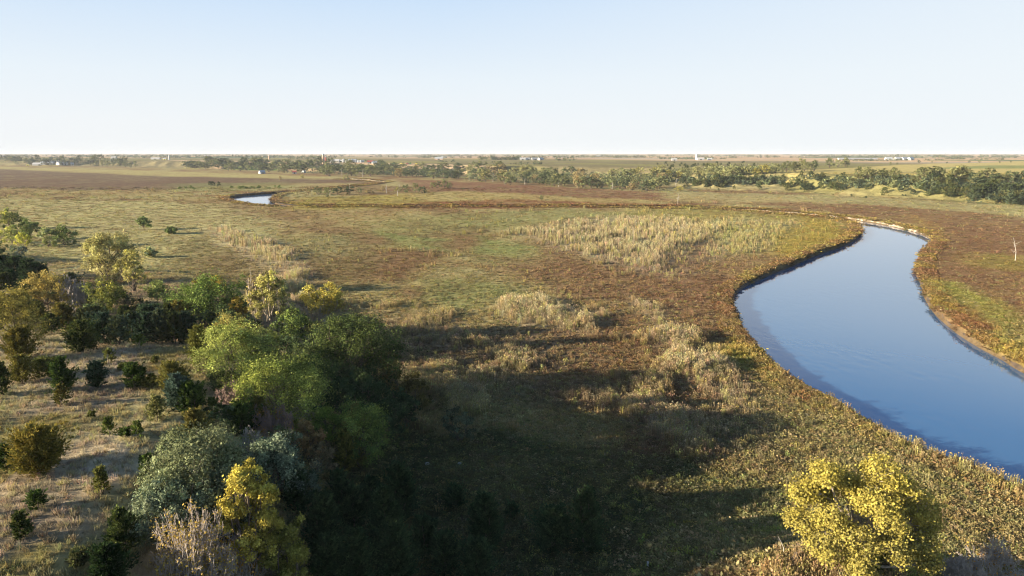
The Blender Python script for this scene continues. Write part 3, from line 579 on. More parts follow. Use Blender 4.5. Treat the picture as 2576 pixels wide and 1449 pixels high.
# --- far left, on the valley edge
B, Cd = broad, cedar
B(24,577,533,58, G_MD, G_YL, 'round green and yellow tree at the left edge of the meadow', top2=.35, ncl=60)
B(70,604,556,52, G_MD, G_LT, 'mid green tree just behind the small bright yellow bush', ncl=60)
B(64,618,588,32, G_YL, G_YL, 'small bright yellow bush under a green tree at the left edge', cat='bush', name='bush', base=.02, ncl=40)
B(30,612,575,44, G_LT, G_YL, 'yellow-green bush beside the small bright yellow bush', cat='bush', name='bush', base=.02, ncl=40)
B(122,622,577,46, G_LT, G_GREY, 'pale green round-headed shrub, left half of a pair in the meadow', cat='bush', name='bush', base=.03, ncl=60)
B(163,620,574,50, G_MD, G_LT, 'darker green round-headed shrub, right half of a pair in the meadow', cat='bush', name='bush', base=.03, ncl=60)
B(226,626,605,22, G_LT, (.36,.42,.08), 'small lime green bush alone in the meadow left of the tall olive cottonwood', cat='bush', name='bush', base=.02, ncl=30)
B(362,579,548,30, G_MD, G_LT, 'small green tree with a dead pole sticking out of it in the open meadow', ncl=30, base=.2)
B(431,588,573,22, G_MD, G_LT, 'low green bush just right of the small tree with a dead pole', cat='bush', name='bush', base=.02, ncl=30)
B(377,648,627,28, G_LT, G_GREY, 'loose pale green bush right of the tall olive cottonwood', cat='bush', name='bush', base=.02, ncl=30)
B(45,652,620,44, G_GREY, G_LT, 'grey-green bush above the row of dark cedars at the left edge', cat='bush', name='bush', base=.02, ncl=50)
B(285,712,590,112, (.33,.32,.11), (.52,.48,.15), 'tall pale olive cottonwood standing alone at the foot of the hill', base=.04, lobes=11, ncl=260, forks=3, top2=.3, tall=1.4, cl=.8, den=1.3)
B(334,735,636,54, (.38,.34,.14), (.52,.42,.12), 'narrow straw yellow tree in front of the tall olive cottonwood', base=.02, lobes=7, ncl=130, forks=3, tall=1.5, cl=.8)
Cd(252,676,642,34, C_DK, C_OL, 'dark cedar tucked behind the tall olive cottonwood', 'round')
for i, (px, pb, pt, pw) in enumerate([(8,695,648,46),(40,700,650,50),(74,706,656,46),(100,716,664,40),(24,726,684,44),(62,742,700,38)]):
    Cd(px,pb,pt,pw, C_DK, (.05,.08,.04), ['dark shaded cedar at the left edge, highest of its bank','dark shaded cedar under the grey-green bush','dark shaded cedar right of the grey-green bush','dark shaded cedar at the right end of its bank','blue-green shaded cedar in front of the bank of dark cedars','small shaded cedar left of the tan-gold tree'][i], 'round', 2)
B(122,782,690,88, (.34,.25,.08), (.58,.44,.17), 'tan and gold round tree on the left, beside a bare grey tree', lobes=8, ncl=160, base=.12, top2=.35)
bare(188,782,696,66, 'bare silver-grey tree right of the tan-gold tree', levels=5, stems=4)
B(273,792,713,92, (.10,.13,.03), (.40,.36,.06), 'green tree with yellow sprays and a pointed top on the left', lobes=7, ncl=150, base=.12, top2=.3)
B(42,862,737,112, (.16,.16,.04), (.45,.36,.07), 'big olive and orange-tipped tree at the left edge', lobes=9, ncl=260, base=.08, top2=.35)
Cd(162,830,768,64, C_OL, C_GD, 'olive cedar below the bare silver-grey tree', 'round', 2)
Cd(206,888,812,96, C_DK, C_OL, 'large dark cedar with one olive side at the back of the grassy slope', 'cone', 3)
for i, (px, pb, pt, pw, k) in enumerate([(265,866,790,66,0),(300,868,800,62,1),(334,866,786,68,0),(372,868,792,70,0),(408,867,780,70,1),(442,867,792,66,0),(474,866,786,66,0),(238,862,792,62,1),(320,852,770,60,0),(385,850,772,60,0),(430,848,765,60,0)]):
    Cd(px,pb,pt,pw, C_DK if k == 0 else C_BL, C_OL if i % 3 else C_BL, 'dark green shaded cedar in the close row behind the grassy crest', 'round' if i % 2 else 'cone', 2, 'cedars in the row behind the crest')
B(528,812,705,158, (.085,.13,.03), (.20,.27,.05), 'big domed green tree with orange leaves along its top', lobes=12, ncl=420, base=.08, top2=.25, den=1.1)
B(533,740,704,70, (.50,.30,.06), (.55,.38,.08), 'orange-topped tree just behind the big domed green tree', ncl=60, base=.3)
B(399,776,712,62, (.14,.19,.05), (.30,.32,.09), 'light green flat-topped tree left of the big domed green tree', ncl=110, base=.3)
Cd(452,828,762,56, C_OL, C_GD, 'bronze-olive cedar in front of the big domed green tree', 'round', 2)
Cd(512,820,768,30, C_BL, (.16,.21,.17), 'slim blue-grey cedar in front of the big domed green tree', 'cone', 2)
B(555,840,780,70, (.06,.09,.03), (.13,.17,.05), 'dark green shaded tree below the big domed green tree', ncl=90)
B(602,826,750,42, (.28,.19,.05), (.42,.33,.06), 'narrow bronze and yellow tree left of the white-stemmed cottonwoods', ncl=80, base=.08)
# cottonwoods with white stems
bare(650,838,690,46, 'nearly bare white-stemmed cottonwood, left of the leafy pale one', M_PALEBARK, levels=4, stems=3, rad=.1, leaf=.25, lcol=(.50,.40,.14))
B(684,842,690,78, (.30,.30,.08), (.50,.46,.12), 'tall pale yellow-green cottonwood with white stems', lobes=11, ncl=230, base=.16, forks=3, bark=M_PALEBARK, tall=1.5, cl=.8, top2=.3)
bare(806,838,752,120, 'leafless pale lower boughs spreading round the gold-topped cottonwood', M_PALEBARK, levels=5, stems=6, rad=.08)
B(818,836,722,104, (.36,.28,.07), (.55,.45,.12), 'gold-topped cottonwood with bare white lower limbs', lobes=8, ncl=150, base=.45, forks=3, bark=M_PALEBARK, sparse=.85, cl=.8)
B(738,876,784,78, (.07,.11,.03), (.20,.25,.05), 'dark green tree between the two white-stemmed cottonwoods', ncl=150, lobes=7)
B(800,872,812,52, (.10,.12,.035), (.24,.25,.07), 'olive-green tree at the foot of the gold-topped cottonwood', ncl=70)
B(886,985,810,214, (.045,.07,.02), (.17,.2,.045), 'very large dark green tree at the right side of the wood', lobes=15, ncl=620, base=.06, top2=.15, den=1.1)
Cd(508,926,820,70, C_OL, (.2,.2,.05), 'tall olive cedar at the top corner of the grassy slope', 'cone', 2)
B(598,905,800,90, (.20,.20,.05), (.46,.36,.08), 'yellow and orange topped tree behind the big lime-yellow tree', ncl=130, lobes=7)
B(588,975,822,150, (.19,.24,.055), (.44,.46,.10), 'big lime-yellow leafy tree in the middle of the wood', lobes=11, ncl=420, base=.16, top2=.3)
B(672,985,838,100, (.16,.20,.05), (.40,.40,.09), 'lime green tree right of the big lime-yellow tree', lobes=9, ncl=260, base=.12)
B(702,1062,912,200, (.16,.21,.045), (.42,.44,.08), 'wide yellow-green tree below the lime-yellow pair', lobes=13, ncl=520, base=.1, top2=.3)
B(780,1010,900,110, (.05,.08,.025), (.12,.15,.04), 'dark tree in shade right of the lime green tree', ncl=200, lobes=8)
B(992,1016,903,66, (.16,.11,.045), (.38,.26,.10), 'russet thin-leaved shrub on the shaded edge of the wood', cat='bush', name='bush', ncl=150, base=.03, cl=.8)
B(1044,1036,946,76, (.12,.10,.04), (.26,.19,.06), 'dull brown shrub right of the russet one', cat='bush', name='bush', ncl=130, base=.03, cl=.8)
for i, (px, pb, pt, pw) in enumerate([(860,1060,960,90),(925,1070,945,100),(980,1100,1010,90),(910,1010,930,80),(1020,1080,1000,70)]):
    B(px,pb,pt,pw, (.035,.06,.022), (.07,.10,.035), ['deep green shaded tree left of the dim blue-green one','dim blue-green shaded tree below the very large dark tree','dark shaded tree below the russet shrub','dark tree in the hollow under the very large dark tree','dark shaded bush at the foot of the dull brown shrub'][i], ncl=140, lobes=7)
bare(573,1024,964,72, 'dead reddish shrub beside the wide yellow-green tree', M_RTWIG, 'bare_shrub', 'bare shrub', 5, 6)
Cd(607,1094,1016,72, C_DK, C_BR, 'bright dark-green cedar below the dead reddish shrub', 'round', 2)
Cd(655,1086,1000,60, C_OL, C_GD, 'olive cedar left of the leafless thicket', 'cone', 2)
bare(690,1124,1030,116, 'leafless grey-brown thicket in the middle of the wood', M_RTWIG, 'bare_shrub', 'bare shrub', 5, 9, leaf=.03)
bare(762,1078,1010,62, 'slim leafless tree behind the grey-brown thicket', M_TWIG, 'bare_shrub', 'bare shrub', 5, 5)
bare(634,1186,1076,64, 'pale silver twiggy tree between the two grey-green willows', M_SNAG, levels=5, stems=4, leaf=.03, lcol=G_LT)
B(778,1172,1066,74, (.26,.16,.08), (.36,.24,.11), 'brown withered tree right of the leafless thicket', ncl=130, base=.08, cl=.8, sparse=.8)
B(744,1100,1060,34, (.25,.28,.06), (.4,.4,.08), 'small yellow-green treetop above the brown withered tree', ncl=40)
B(822,1130,1030,86, (.10,.16,.03), (.30,.36,.06), 'bright green tree left of the golden-topped cedar', ncl=170, lobes=8)
B(908,1180,1022,132, (.08,.13,.03), (.30,.35,.07), 'big green dome tree behind the golden-topped cedar', ncl=380, lobes=11)
Cd(900,1175,1014,74, C_OL, (.34,.29,.09), 'tall golden-topped cedar in front of the big green dome tree', 'cone', 3, mixb=.1)
Cd(868,1184,1084,62, C_OL, (.36,.33,.08), 'yellow-green feathery cedar below the golden-topped cedar', 'cone', 2, mixb=.1)
# grey-green willows
B(505,1320,1092,200, (.15,.18,.075), (.26,.29,.12), 'large grey-green willow on the near edge of the wood', lobes=14, ncl=620, base=.1, top2=.2, forks=3, bark=M_PALEBARK)
B(430,1370,1225,136, (.16,.20,.10), (.28,.34,.17), 'lower grey-green willow spreading over the grass slope', lobes=9, ncl=320, base=.08, forks=3, bark=M_PALEBARK)
B(700,1262,1108,140, (.12,.16,.085), (.25,.30,.16), 'grey-green round willow right of the silver twiggy tree', lobes=9, ncl=320, base=.1)
B(560,1400,1200,150, (.13,.17,.09), (.24,.29,.15), 'grey-green willow behind the bright gold tree', lobes=9, ncl=320, base=.1)
B(640,1500,1190,112, (.36,.29,.07), (.54,.43,.10), 'bright gold tall tree at the bottom of the wood', lobes=11, ncl=330, base=.22, top2=.3, tall=1.3, cl=.85)
B(730,1520,1325,104, (.24,.22,.06), (.42,.35,.09), 'gold and green lower tree right of the bright gold tall tree', lobes=8, ncl=220, base=.1, sparse=.75)
bare(500,1520,1290,190, 'thin-leaved orange and yellow tree, mostly bare twigs, at the bottom edge', M_TWIG, 'thinning_tree', 'tree', 5, 9, leaf=.10, lcol=(.50,.36,.09))
bare(610,1500,1330,120, 'bare twisted branches under the bright gold tree', M_TWIG, 'bare_shrub', 'bare shrub', 5, 6, leaf=.05)
# --- cedars on the grass
def ced_list():
    g = (.14,.16,.05); y_ = (.28,.24,.06)
    L = [(8,994,912,40,C_DK,C_OL,'dark cedar cut by the left edge of the grass slope','cone',2),(56,964,898,58,C_OL,y_,'golden-olive cedar near the left edge below the big olive tree','round',3),
    (55,904,826,92,C_OL,C_GD,'bronze cedar under the big olive tree at the left edge','cone',3),(112,950,906,64,C_OL,g,'low spreading olive cedar between the golden-olive and the open-branched cedars','round',3),
    (159,984,902,66,C_DK,C_BR,'open-branched cedar with long upswept green sprays','cone',3),(246,976,914,52,C_DK,C_BL,'rounded blue-green cedar right of the open-branched one','round',3),
    (339,976,918,56,C_DK,C_BR,'dense dark green round cedar in the middle of the grass slope','round',3),(366,979,956,18,C_OL,g,'little cedar at the right foot of the dense round one','cone',1),(382,978,944,26,C_OL,g,'slim little cedar right of the dense round one','cone',1),
    (353,875,846,25,C_BR,g,'small cedar alone on the crest of the slope','cone',1),(274,916,882,25,C_OL,g,'small plump cedar just below the crest','round',1),(307,930,918,14,C_OL,g,'tiny cedar sprig left of the dense round cedar','cone',1),(392,916,900,15,C_OL,g,'tiny pale cedar sprig near the top corner of the slope','cone',1),
    (157,1020,970,33,C_DK,C_GD,'thin spired little cedar with tiers, below the open-branched cedar','cone',1),(440,990,912,80,C_OL,y_,'broad golden-olive cedar at the edge of the wood','cone',3),
    (450,1032,943,70,C_BL,(.12,.17,.13),'blue-green open cedar in front of the broad golden-olive one','cone',3),(481,1038,962,74,C_DK,(.15,.21,.04),'bright green cedar at the edge of the wood','cone',3),
    (397,1058,998,44,(.18,.19,.07),(.28,.27,.10),'pale olive cedar alone left of the bright green one','cone',1),(230,1052,1040,12,C_OL,g,'tiny cedar sprig in the middle of the slope','cone',1),
    (275,1098,1054,20,C_BR,C_OL,'slender leaning green cedar sapling','col',1),(315,1100,1083,26,C_DK,C_BR,'low green cedar sapling, left one of a close pair','round',1),(347,1101,1064,28,C_BR,g,'taller green cedar sapling, right one of a close pair','cone',1),
    (100,1192,1080,112,C_OL,(.34,.25,.05),'large rounded golden-bronze cedar on the left of the slope','col',5),(17,1182,1124,38,C_DK,C_BR,'small green cedar left of the large golden-bronze one','cone',1),
    (537,1042,1004,31,C_BR,g,'little cedar in the shade beside the dead reddish shrub','cone',1),(497,1146,1033,92,C_OL,(.26,.21,.06),'bronze-olive cedar with bluish top above the large willow','cone',3),
    (378,1208,1148,40,C_DK,C_BR,'narrow dark cedar left of the large willow','col',1),(374,1234,1192,38,C_DK,C_OL,'small dark cedar just below the narrow one','round',1),(259,1242,1178,27,C_OL,(.27,.27,.08),'pale tipped slim cedar sapling in the lower slope','col',1),
    (96,1280,1244,38,C_DK,C_BR,'low dark cedar in the shade band at the left','round',1),(57,1356,1292,38,C_DK,C_OL,'small cedar in shadow with a sunlit tip at the lower left','cone',1),(312,1394,1284,70,C_DK,(.18,.21,.06),'full conical green cedar at the lower left','cone',1),(275,1470,1376,84,C_DK,C_DK,'dark cedar in shade at the bottom below the conical green cedar','cone',2),
    (205,1420,1392,50,(.1,.1,.05),g,'low scrubby cedar in the grass at the bottom left','round',2)]
    for px,pb,pt,pw,a,b,lab,sh,ld in L: Cd(px,pb,pt,pw,a,b,lab,sh,ld)
ced_list()
# --- the shaded hollow beyond the crest, and trees beyond the left edge that shade it
for i, (px, pb, hp, wp) in enumerate([(-70,760,80,90),(-40,720,70,80),(-110,700,80,90),(-30,800,80,80),(-90,820,90,90),(-20,660,50,60),(-80,650,60,70)]):
    B(px, pb, pb-hp, wp, G_DK, G_MD, 'dark green tree beyond the left edge shading the hollow', group='trees beyond the left edge', ncl=110)
for i, (px, pb, hp, wp, cn) in enumerate([(10,730,40,50,0),(60,770,46,56,1),(100,750,40,50,0),(150,735,34,44,0),(210,770,40,50,1),(95,812,50,56,1),(130,842,50,56,0),(20,800,50,50,0),(180,720,30,40,2),(240,820,46,56,0),(215,830,50,56,1),(350,790,34,50,0),(310,775,34,44,2)]):
    Cd(px, pb, pb-hp, wp, [C_DK, C_OL, C_BL][cn], C_OL, ['dark', 'olive', 'blue-green'][cn]+' cedar packed in the shaded hollow '+('at the left edge' if px < 80 else 'left of the bare grey tree' if px < 170 else 'behind the grassy crest'), 'cone', 2, 'cedars in the shaded hollow')
# --- undergrowth that closes the wood
r_ = np.random.default_rng(4321); ug = []
for i, (px, pb, hp, wp, cn) in enumerate([(60,800,50,60,0),(230,812,44,60,1),(330,800,46,60,2),(372,808,40,56,0),(150,760,36,50,1),(440,780,42,60,3),(480,800,50,60,0),(580,850,60,60,1),(630,862,60,60,0),(650,905,60,70,3),(720,905,60,70,0),(780,925,60,80,1),(560,990,60,70,1),(560,1080,60,70,0),(620,1000,50,60,2),(700,1150,70,80,1),(640,1225,70,80,0),(800,1040,70,90,0),(860,990,70,80,1),(930,1050,70,90,0),(960,1120,70,80,0),(800,1190,70,80,2),(540,1180,60,80,1),(470,1130,50,60,3),(760,1260,80,90,0),(1000,1060,70,80,0),(520,950,60,56,3),(600,790,44,50,1),(700,800,40,50,2),(750,850,50,60,0),(860,860,50,70,1)]):
    cc3 = [(.05,.075,.028), (.09,.12,.04), (.2,.15,.09), (.16,.17,.06)][cn]
    u = broad(px, pb, pb-hp, wp, cc3, tuple(v*1.7 for v in cc3), 'low '+['dark green', 'olive green', 'brown twiggy', 'dull yellow-green'][cn]+' undergrowth bush filling a gap '+('behind the grassy crest' if px < 500 else 'inside the wood' if px < 760 else 'on the shaded side of the wood'), 'bush', 'bush', 'undergrowth bushes in the near wood', base=.02, ncl=70, lobes=6)
# --- shaded cedars on the dark side of the wood
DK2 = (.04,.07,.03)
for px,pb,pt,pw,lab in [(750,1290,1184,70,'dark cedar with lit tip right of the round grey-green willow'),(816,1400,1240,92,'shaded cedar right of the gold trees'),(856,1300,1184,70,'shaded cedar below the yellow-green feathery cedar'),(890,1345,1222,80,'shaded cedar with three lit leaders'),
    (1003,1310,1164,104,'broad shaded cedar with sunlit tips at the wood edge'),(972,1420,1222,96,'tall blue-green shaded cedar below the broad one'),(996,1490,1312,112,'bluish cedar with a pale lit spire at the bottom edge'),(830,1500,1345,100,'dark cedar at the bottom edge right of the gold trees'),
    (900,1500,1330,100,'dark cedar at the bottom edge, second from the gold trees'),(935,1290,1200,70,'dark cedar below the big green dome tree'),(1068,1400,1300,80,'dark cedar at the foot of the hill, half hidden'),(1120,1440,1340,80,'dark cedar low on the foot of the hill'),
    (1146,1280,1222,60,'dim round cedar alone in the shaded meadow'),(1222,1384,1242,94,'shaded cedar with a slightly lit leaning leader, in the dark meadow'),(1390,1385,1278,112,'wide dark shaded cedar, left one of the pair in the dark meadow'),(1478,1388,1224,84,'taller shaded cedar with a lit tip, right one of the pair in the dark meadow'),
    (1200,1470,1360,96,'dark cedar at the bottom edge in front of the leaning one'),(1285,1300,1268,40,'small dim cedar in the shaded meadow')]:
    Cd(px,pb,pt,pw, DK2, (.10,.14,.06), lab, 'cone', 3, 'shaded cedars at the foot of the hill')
B(1152,1112,1028,86, (.10,.12,.07), (.16,.18,.10), 'dim grey-green shrub in the shaded meadow', cat='bush', name='bush', base=.02, ncl=110, cl=.8)
# trees to the left of the picture whose shade lies across the slope
for i, (x_, y_, h_, w_) in enumerate([(-66,50,5,4),(-60,38,6,5),(-95,100,5,4),(-46,24,8,6),(-34,12,9,7),(-25,2,9,7)]):
    r = np.random.default_rng(900+i); o = empty('cedar_tree', (x_, y_, H1(x_, y_))); Q_, C_, sg = cedar_arrays(r, h_, w_, 150, 24, .3, C_DK, C_OL, 'round', 3); tubes('trunk', sg, [M_BARK], o); mk_leaves('crown', Q_, C_, o, M_LEAF)
    tag(o, 'dark cedar on the hill beyond the left edge, casting shade over the slope', 'cedar', 'cedars beyond the left edge')
# --- the yellow cottonwood by the river
def hero():
    r = np.random.default_rng(55); x, y, z, hh, wd = spot(2140, 1444, 1138, 322); o = empty('cottonwood_tree', (x, y, z)); k_ = hh/14.
    D_ = [(-4.6,1.0,8.8,2.3),(-3.1,.3,11.2,2.3),(-.6,1.2,9.6,1.9),(1.7,0,11.6,2.2),(3.5,-.3,10,2.1),(5.6,0,7.6,2.3),(6.6,.4,5.6,2.0),(5.2,-1.4,4.4,2.3),(-2.9,-1.2,7.2,2.3),(-3.6,-1.6,4.4,2.4),(-1.2,-2.2,5.6,2.4),(1.8,-2.0,7.6,2.2),(2.2,-2.4,4.8,2.3),(.2,-1,8.8,2.0),(3.6,1.8,6.8,2.3),(-2.2,2.2,8,2.2),(.8,2.8,8.2,2.2),(-4.6,.6,5.6,1.7),(5.8,-1.6,2.7,1.7),(-1,-3,3.2,1.8),(1.0,-2.0,9.2,1.8)]
    segs = limb((0, 0, -.5), (.3, 0, 3.6*k_), .62, .42, r, 4, .03)[0]+limb((.3, 0, 3.6*k_), (.1, .1, 7*k_), .4, .22, r, 3, .05)[0]; Q2 = []; C2 = []
    for (a, b, d_, R_) in D_:
        cc_ = np.array([a*wd/13.4, b, d_])*np.array([1, 1, k_]); R_ *= k_*.72*r.uniform(.8, 1.2); cc_ = cc_*[1.12, 1.1, 1.03]; st = np.array([.2, 0, min(max(2.6, d_*.45), 7)*k_]); s_, pts = limb(st, cc_, .2, .07, r, 5, .1); segs += s_
        m_ = 46; v = r.normal(size=(m_, 3)); v /= np.linalg.norm(v, axis=1)[:, None]; P = cc_+v*(R_*r.uniform(.55, 1.1, m_))[:, None]*[1, 1, .8]
        for q in P[r.uniform(size=m_) < .45]: segs += limb(pts[-2], q, .045, .015, r, 2, .1)[0]
        per = 70; PP = np.repeat(P, per, 0)+r.normal(size=(m_*per, 3))*[.34, .34, .27]
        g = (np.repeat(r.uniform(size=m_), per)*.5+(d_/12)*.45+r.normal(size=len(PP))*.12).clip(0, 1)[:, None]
        Q2.append(leaves(PP, .18, .8, 0, r, nrm=PP-cc_+[0, 0, .5])); C2.append((np.array([.26,.235,.085])*(1-g)+np.array([.50,.42,.085])*g)*(1+.18*r.normal(size=(len(PP), 1))).clip(.5, 1.5))
    tubes('trunk', segs, [M_PALEBARK], o, 6); mk_leaves('crown', np.concatenate(Q2), np.concatenate(C2), o, M_LEAF); tag(o, 'big bright yellow cottonwood in autumn leaf beside the river at the lower right', 'tree')
hero()
B(2182,1452,1358,96, (.07,.11,.02), (.22,.27,.04), 'dark green bushy sapling at the foot of the yellow cottonwood', cat='bush', name='bush', ncl=130, base=.03)
bare(2480,1480,1376,180, 'leafless grey-tan shrub in the bottom right corner', M_TWIG, 'bare_shrub', 'bare shrub', 5, 10, leaf=.02)
bare(2420,1490,1400,110, 'smaller leafless shrub left of the corner one', M_TWIG, 'bare_shrub', 'bare shrub', 5, 7)
# ------------------------------------------------------------------ far trees: a few crowns, copied with their trunks
def tmpl_broad(seed, Hh, Wd, tall, lobes):
    r = np.random.default_rng(seed); Q_, C_, sg, tips, L = crown_arrays(r, Hh, Wd, .1, lobes, 70, 12, 1.15, (1, 1, 1), (1.35, 1.2, .9), .3, tall=tall, cl=1.1, forks=2 if seed % 2 else 1); return Q_, C_, [q for q in sg if q[2] > .07]
def tmpl_cedar(seed, shape):
    r = np.random.default_rng(seed); Q_, C_, sg = cedar_arrays(r, 7, 6, 34, 11, 1.0, (.85, .9, .9), (1.3, 1.15, 1), shape, 2); return Q_, C_, sg[:4]
TPL = {}
def far_tree(kind, k, x, y, hh, wd, col, label, cat, group, zoff=0.):
    key = (kind, k); r = rng
    nm = {'b': 'broadleaf_tree', 's': 'bush'}.get(kind, 'cedar_tree')
    if kind == 's': kind = 'b'; key = ('b', k)
    o = empty(nm, (x, y, H1(x, y)-.2+zoff), r.uniform(0, 6.28)); o.empty_display_size = 1
    if key not in TPL:
        Q_, C_, sg = tmpl_broad(500+k, 14, [11, 13, 9, 15, 10, 12][k], [1.4, 1, 1.6, .9, 1.2, 1.1][k], [7, 8, 6, 9, 7, 6][k]) if kind == 'b' else tmpl_cedar(600+k, ['cone', 'round', 'col'][k % 3])
        t_ = tubes('trunk', sg, [M_BARK], o, 3); c_ = mk_leaves('crown', Q_, C_, o, M_LEAFO); TPL[key] = (t_, c_)
    else:
        kids = [q.copy() for q in TPL[key]]
        for q in kids: COL.objects.link(q); q.parent = o
        t_, c_ = kids
    h0, w0 = (14., [11, 13, 9, 15, 10, 12][k]) if kind == 'b' else (7., 6.); o.scale = (wd/w0, wd/w0, hh/h0); c_.color = (*col, 1); tag(o, label, cat, group); return o
FG = [(.12,.15,.075), (.20,.22,.10), (.26,.27,.125), (.34,.33,.14), (.36,.29,.14), (.09,.115,.07), (.42,.38,.11)]
KN = ['dark green', 'mid green', 'grey-green', 'pale lime', 'tan-gold', 'blackish green', 'yellow']
def belt(n, quad, hpx, cols, where, seed, wk=.8, kind='b', front=True):
    """n trees between a near edge and a far edge given in the picture grid"""
    r = np.random.default_rng(seed); (ax, ay), (bx, by), (cx, cy), (dx, dy) = quad; ts = np.sort(r.uniform(0, 1, n))
    out = []
    for i in range(n):
        t_ = (i+r.uniform(0, 1))/n; v = r.uniform(0, 1)**1.3; px = (ax+(bx-ax)*t_)*(1-v)+(dx+(cx-dx)*t_)*v; py = (ay+(by-ay)*t_)*(1-v)+(dy+(cy-dy)*t_)*v
        x, y, z, tt = hit(px, py); d = y*cp_+(CAMH-z)*sp_; hm = hpx*d/F*r.uniform(.7, 1.2); ci = r.choice(cols); hm = min(hm, 22)
        dep_ = 'fronting' if v < .3 else ('amid' if v < .7 else 'at the back of'); sz = 'tall' if hm/d*F > hpx else 'short'
        far_tree(kind, int(r.integers(0, 6 if kind == 'b' else 3)), x, y, hm, hm*r.uniform(.6, 1.0)*wk/.8, np.array(FG[ci])*r.uniform(.85, 1.15), f'{KN[ci]} {sz} tree {dep_} {where}', 'tree', where)
belt(28, [(0,418),(335,418),(300,402),(0,402)], 19, [0,5,5,1], 'the belt behind the white farm sheds', 1, 1.2)
belt(8, [(240,423),(345,424),(345,416),(240,416)], 14, [1,1,2], 'the row right of the white sheds', 2)
belt(46, [(462,424),(790,441),(810,411),(490,409)], 23, [0,1,2,1,5], 'the left wood below the orange field', 3, 1.35)
belt(26, [(790,443),(1000,446),(1000,426),(830,416)], 26, [0,1,2,2], 'the wood between silo and pale bank', 4, 1.35)
belt(18, [(1000,446),(1150,455),(1170,432),(1000,428)], 23, [0,0,1,2,4], 'the dark wood left of the gap', 5, 1.4)
belt(62, [(1165,460),(1650,484),(1700,450),(1180,428)], 28, [1,2,3,0,3,4,1], 'the long wood across the valley', 6, 1.2)
belt(20, [(1650,452),(1950,440),(1950,428),(1640,432)], 20, [2,3,3,1,6], 'the pale wood left of the golden field', 7, 1.3)
belt(10, [(1966,434),(2052,430),(2050,427),(1970,431)], 26, [0,1,2], 'the dark grove in the golden field', 8, .9)
belt(5, [(2072,422),(2138,421),(2138,419),(2075,420)], 20, [1,2], 'the small grove behind the golden field', 9)
belt(12, [(2152,450),(2264,449),(2260,446),(2155,447)], 26, [1,2,2], 'the grove standing on the golden field edge', 10, .9)
belt(17, [(2300,452),(2440,456),(2440,446),(2320,446)], 28, [2,3,1], 'the tall grove above the cedar slope', 11, 1.2)
belt(9, [(2440,462),(2576,466),(2560,450),(2450,450)], 26, [1,2,0], 'the last trees on the right upland', 12, .9)
belt(9, [(2200,418),(2560,410),(2560,408),(2200,412)], 8, [0,1], 'the hedgerow behind the green field wedge', 13)
# cedars on the far slope
r = np.random.default_rng(77); n = 0
slope = [W(a, b, z_) for a, b, z_ in [(1690,480,2),(2100,490,2),(2330,505,2),(2600,522,0),(2640,470,17),(2576,462,17),(2300,448,17),(2000,442,17),(1690,446,14)]]; slope = np.array(slope); lo, hi = slope.min(0), slope.max(0)
def slope_cedar(px, py, hm, lab, ci=None, grp='cedars scattered over the far slope'):
    x, y, z, _ = hit(px, py); col = [(.075,.10,.045), (.12,.145,.055), (.16,.165,.065), (.10,.13,.075)][ci if ci is not None else int(r.integers(0, 4))]
    far_tree('c', int(r.integers(0, 3)), x, y, hm, hm*r.uniform(.95, 1.4), col, lab, 'cedar', grp)
cl = [(r.uniform(1690, 2570), r.uniform(0, 1)) for _ in range(30)]
for i in range(225):
    if i < 150: c0 = cl[int(r.integers(0, 30))]; px = c0[0]+r.normal()*28; v = np.clip(c0[1]+r.normal()*.16, 0, 1)
    else: px = r.uniform(1680, 2600); v = r.uniform(-.25, 1)
    px = min(max(px, 1680), 2620); y0 = np.interp(px, [1680, 2000, 2300, 2600], [470, 482, 494, 508]); y1 = np.interp(px, [1680, 2000, 2300, 2600], [452, 445, 450, 458]); py = y0+(y1-y0)*v
    dens = np.interp(px, [1680, 2200, 2450, 2600], [.8, .95, 1.15, 1.3]); hm = r.uniform(4.5, 9.5)*dens if v > 0 else r.uniform(1.2, 2.5)
    slope_cedar(px, py, hm, 'rounded green cedar '+('low' if v < .3 else 'halfway up' if v < .7 else 'high')+' on the '+('left' if px < 1980 else 'middle' if px < 2280 else 'right')+' part of the sandy far slope')
for i in range(26): slope_cedar(r.uniform(2430, 2620), r.uniform(480, 516), r.uniform(7, 11), 'large green cedar massed with others at the right end of the far slope', None, 'cedars massed at the right end of the slope')
for i in range(34): slope_cedar(r.uniform(1640, 1900), r.uniform(410, 430), r.uniform(4, 7), 'dark cedar in a draw of the hills beyond the long wood', 0, 'cedars in the far draws')
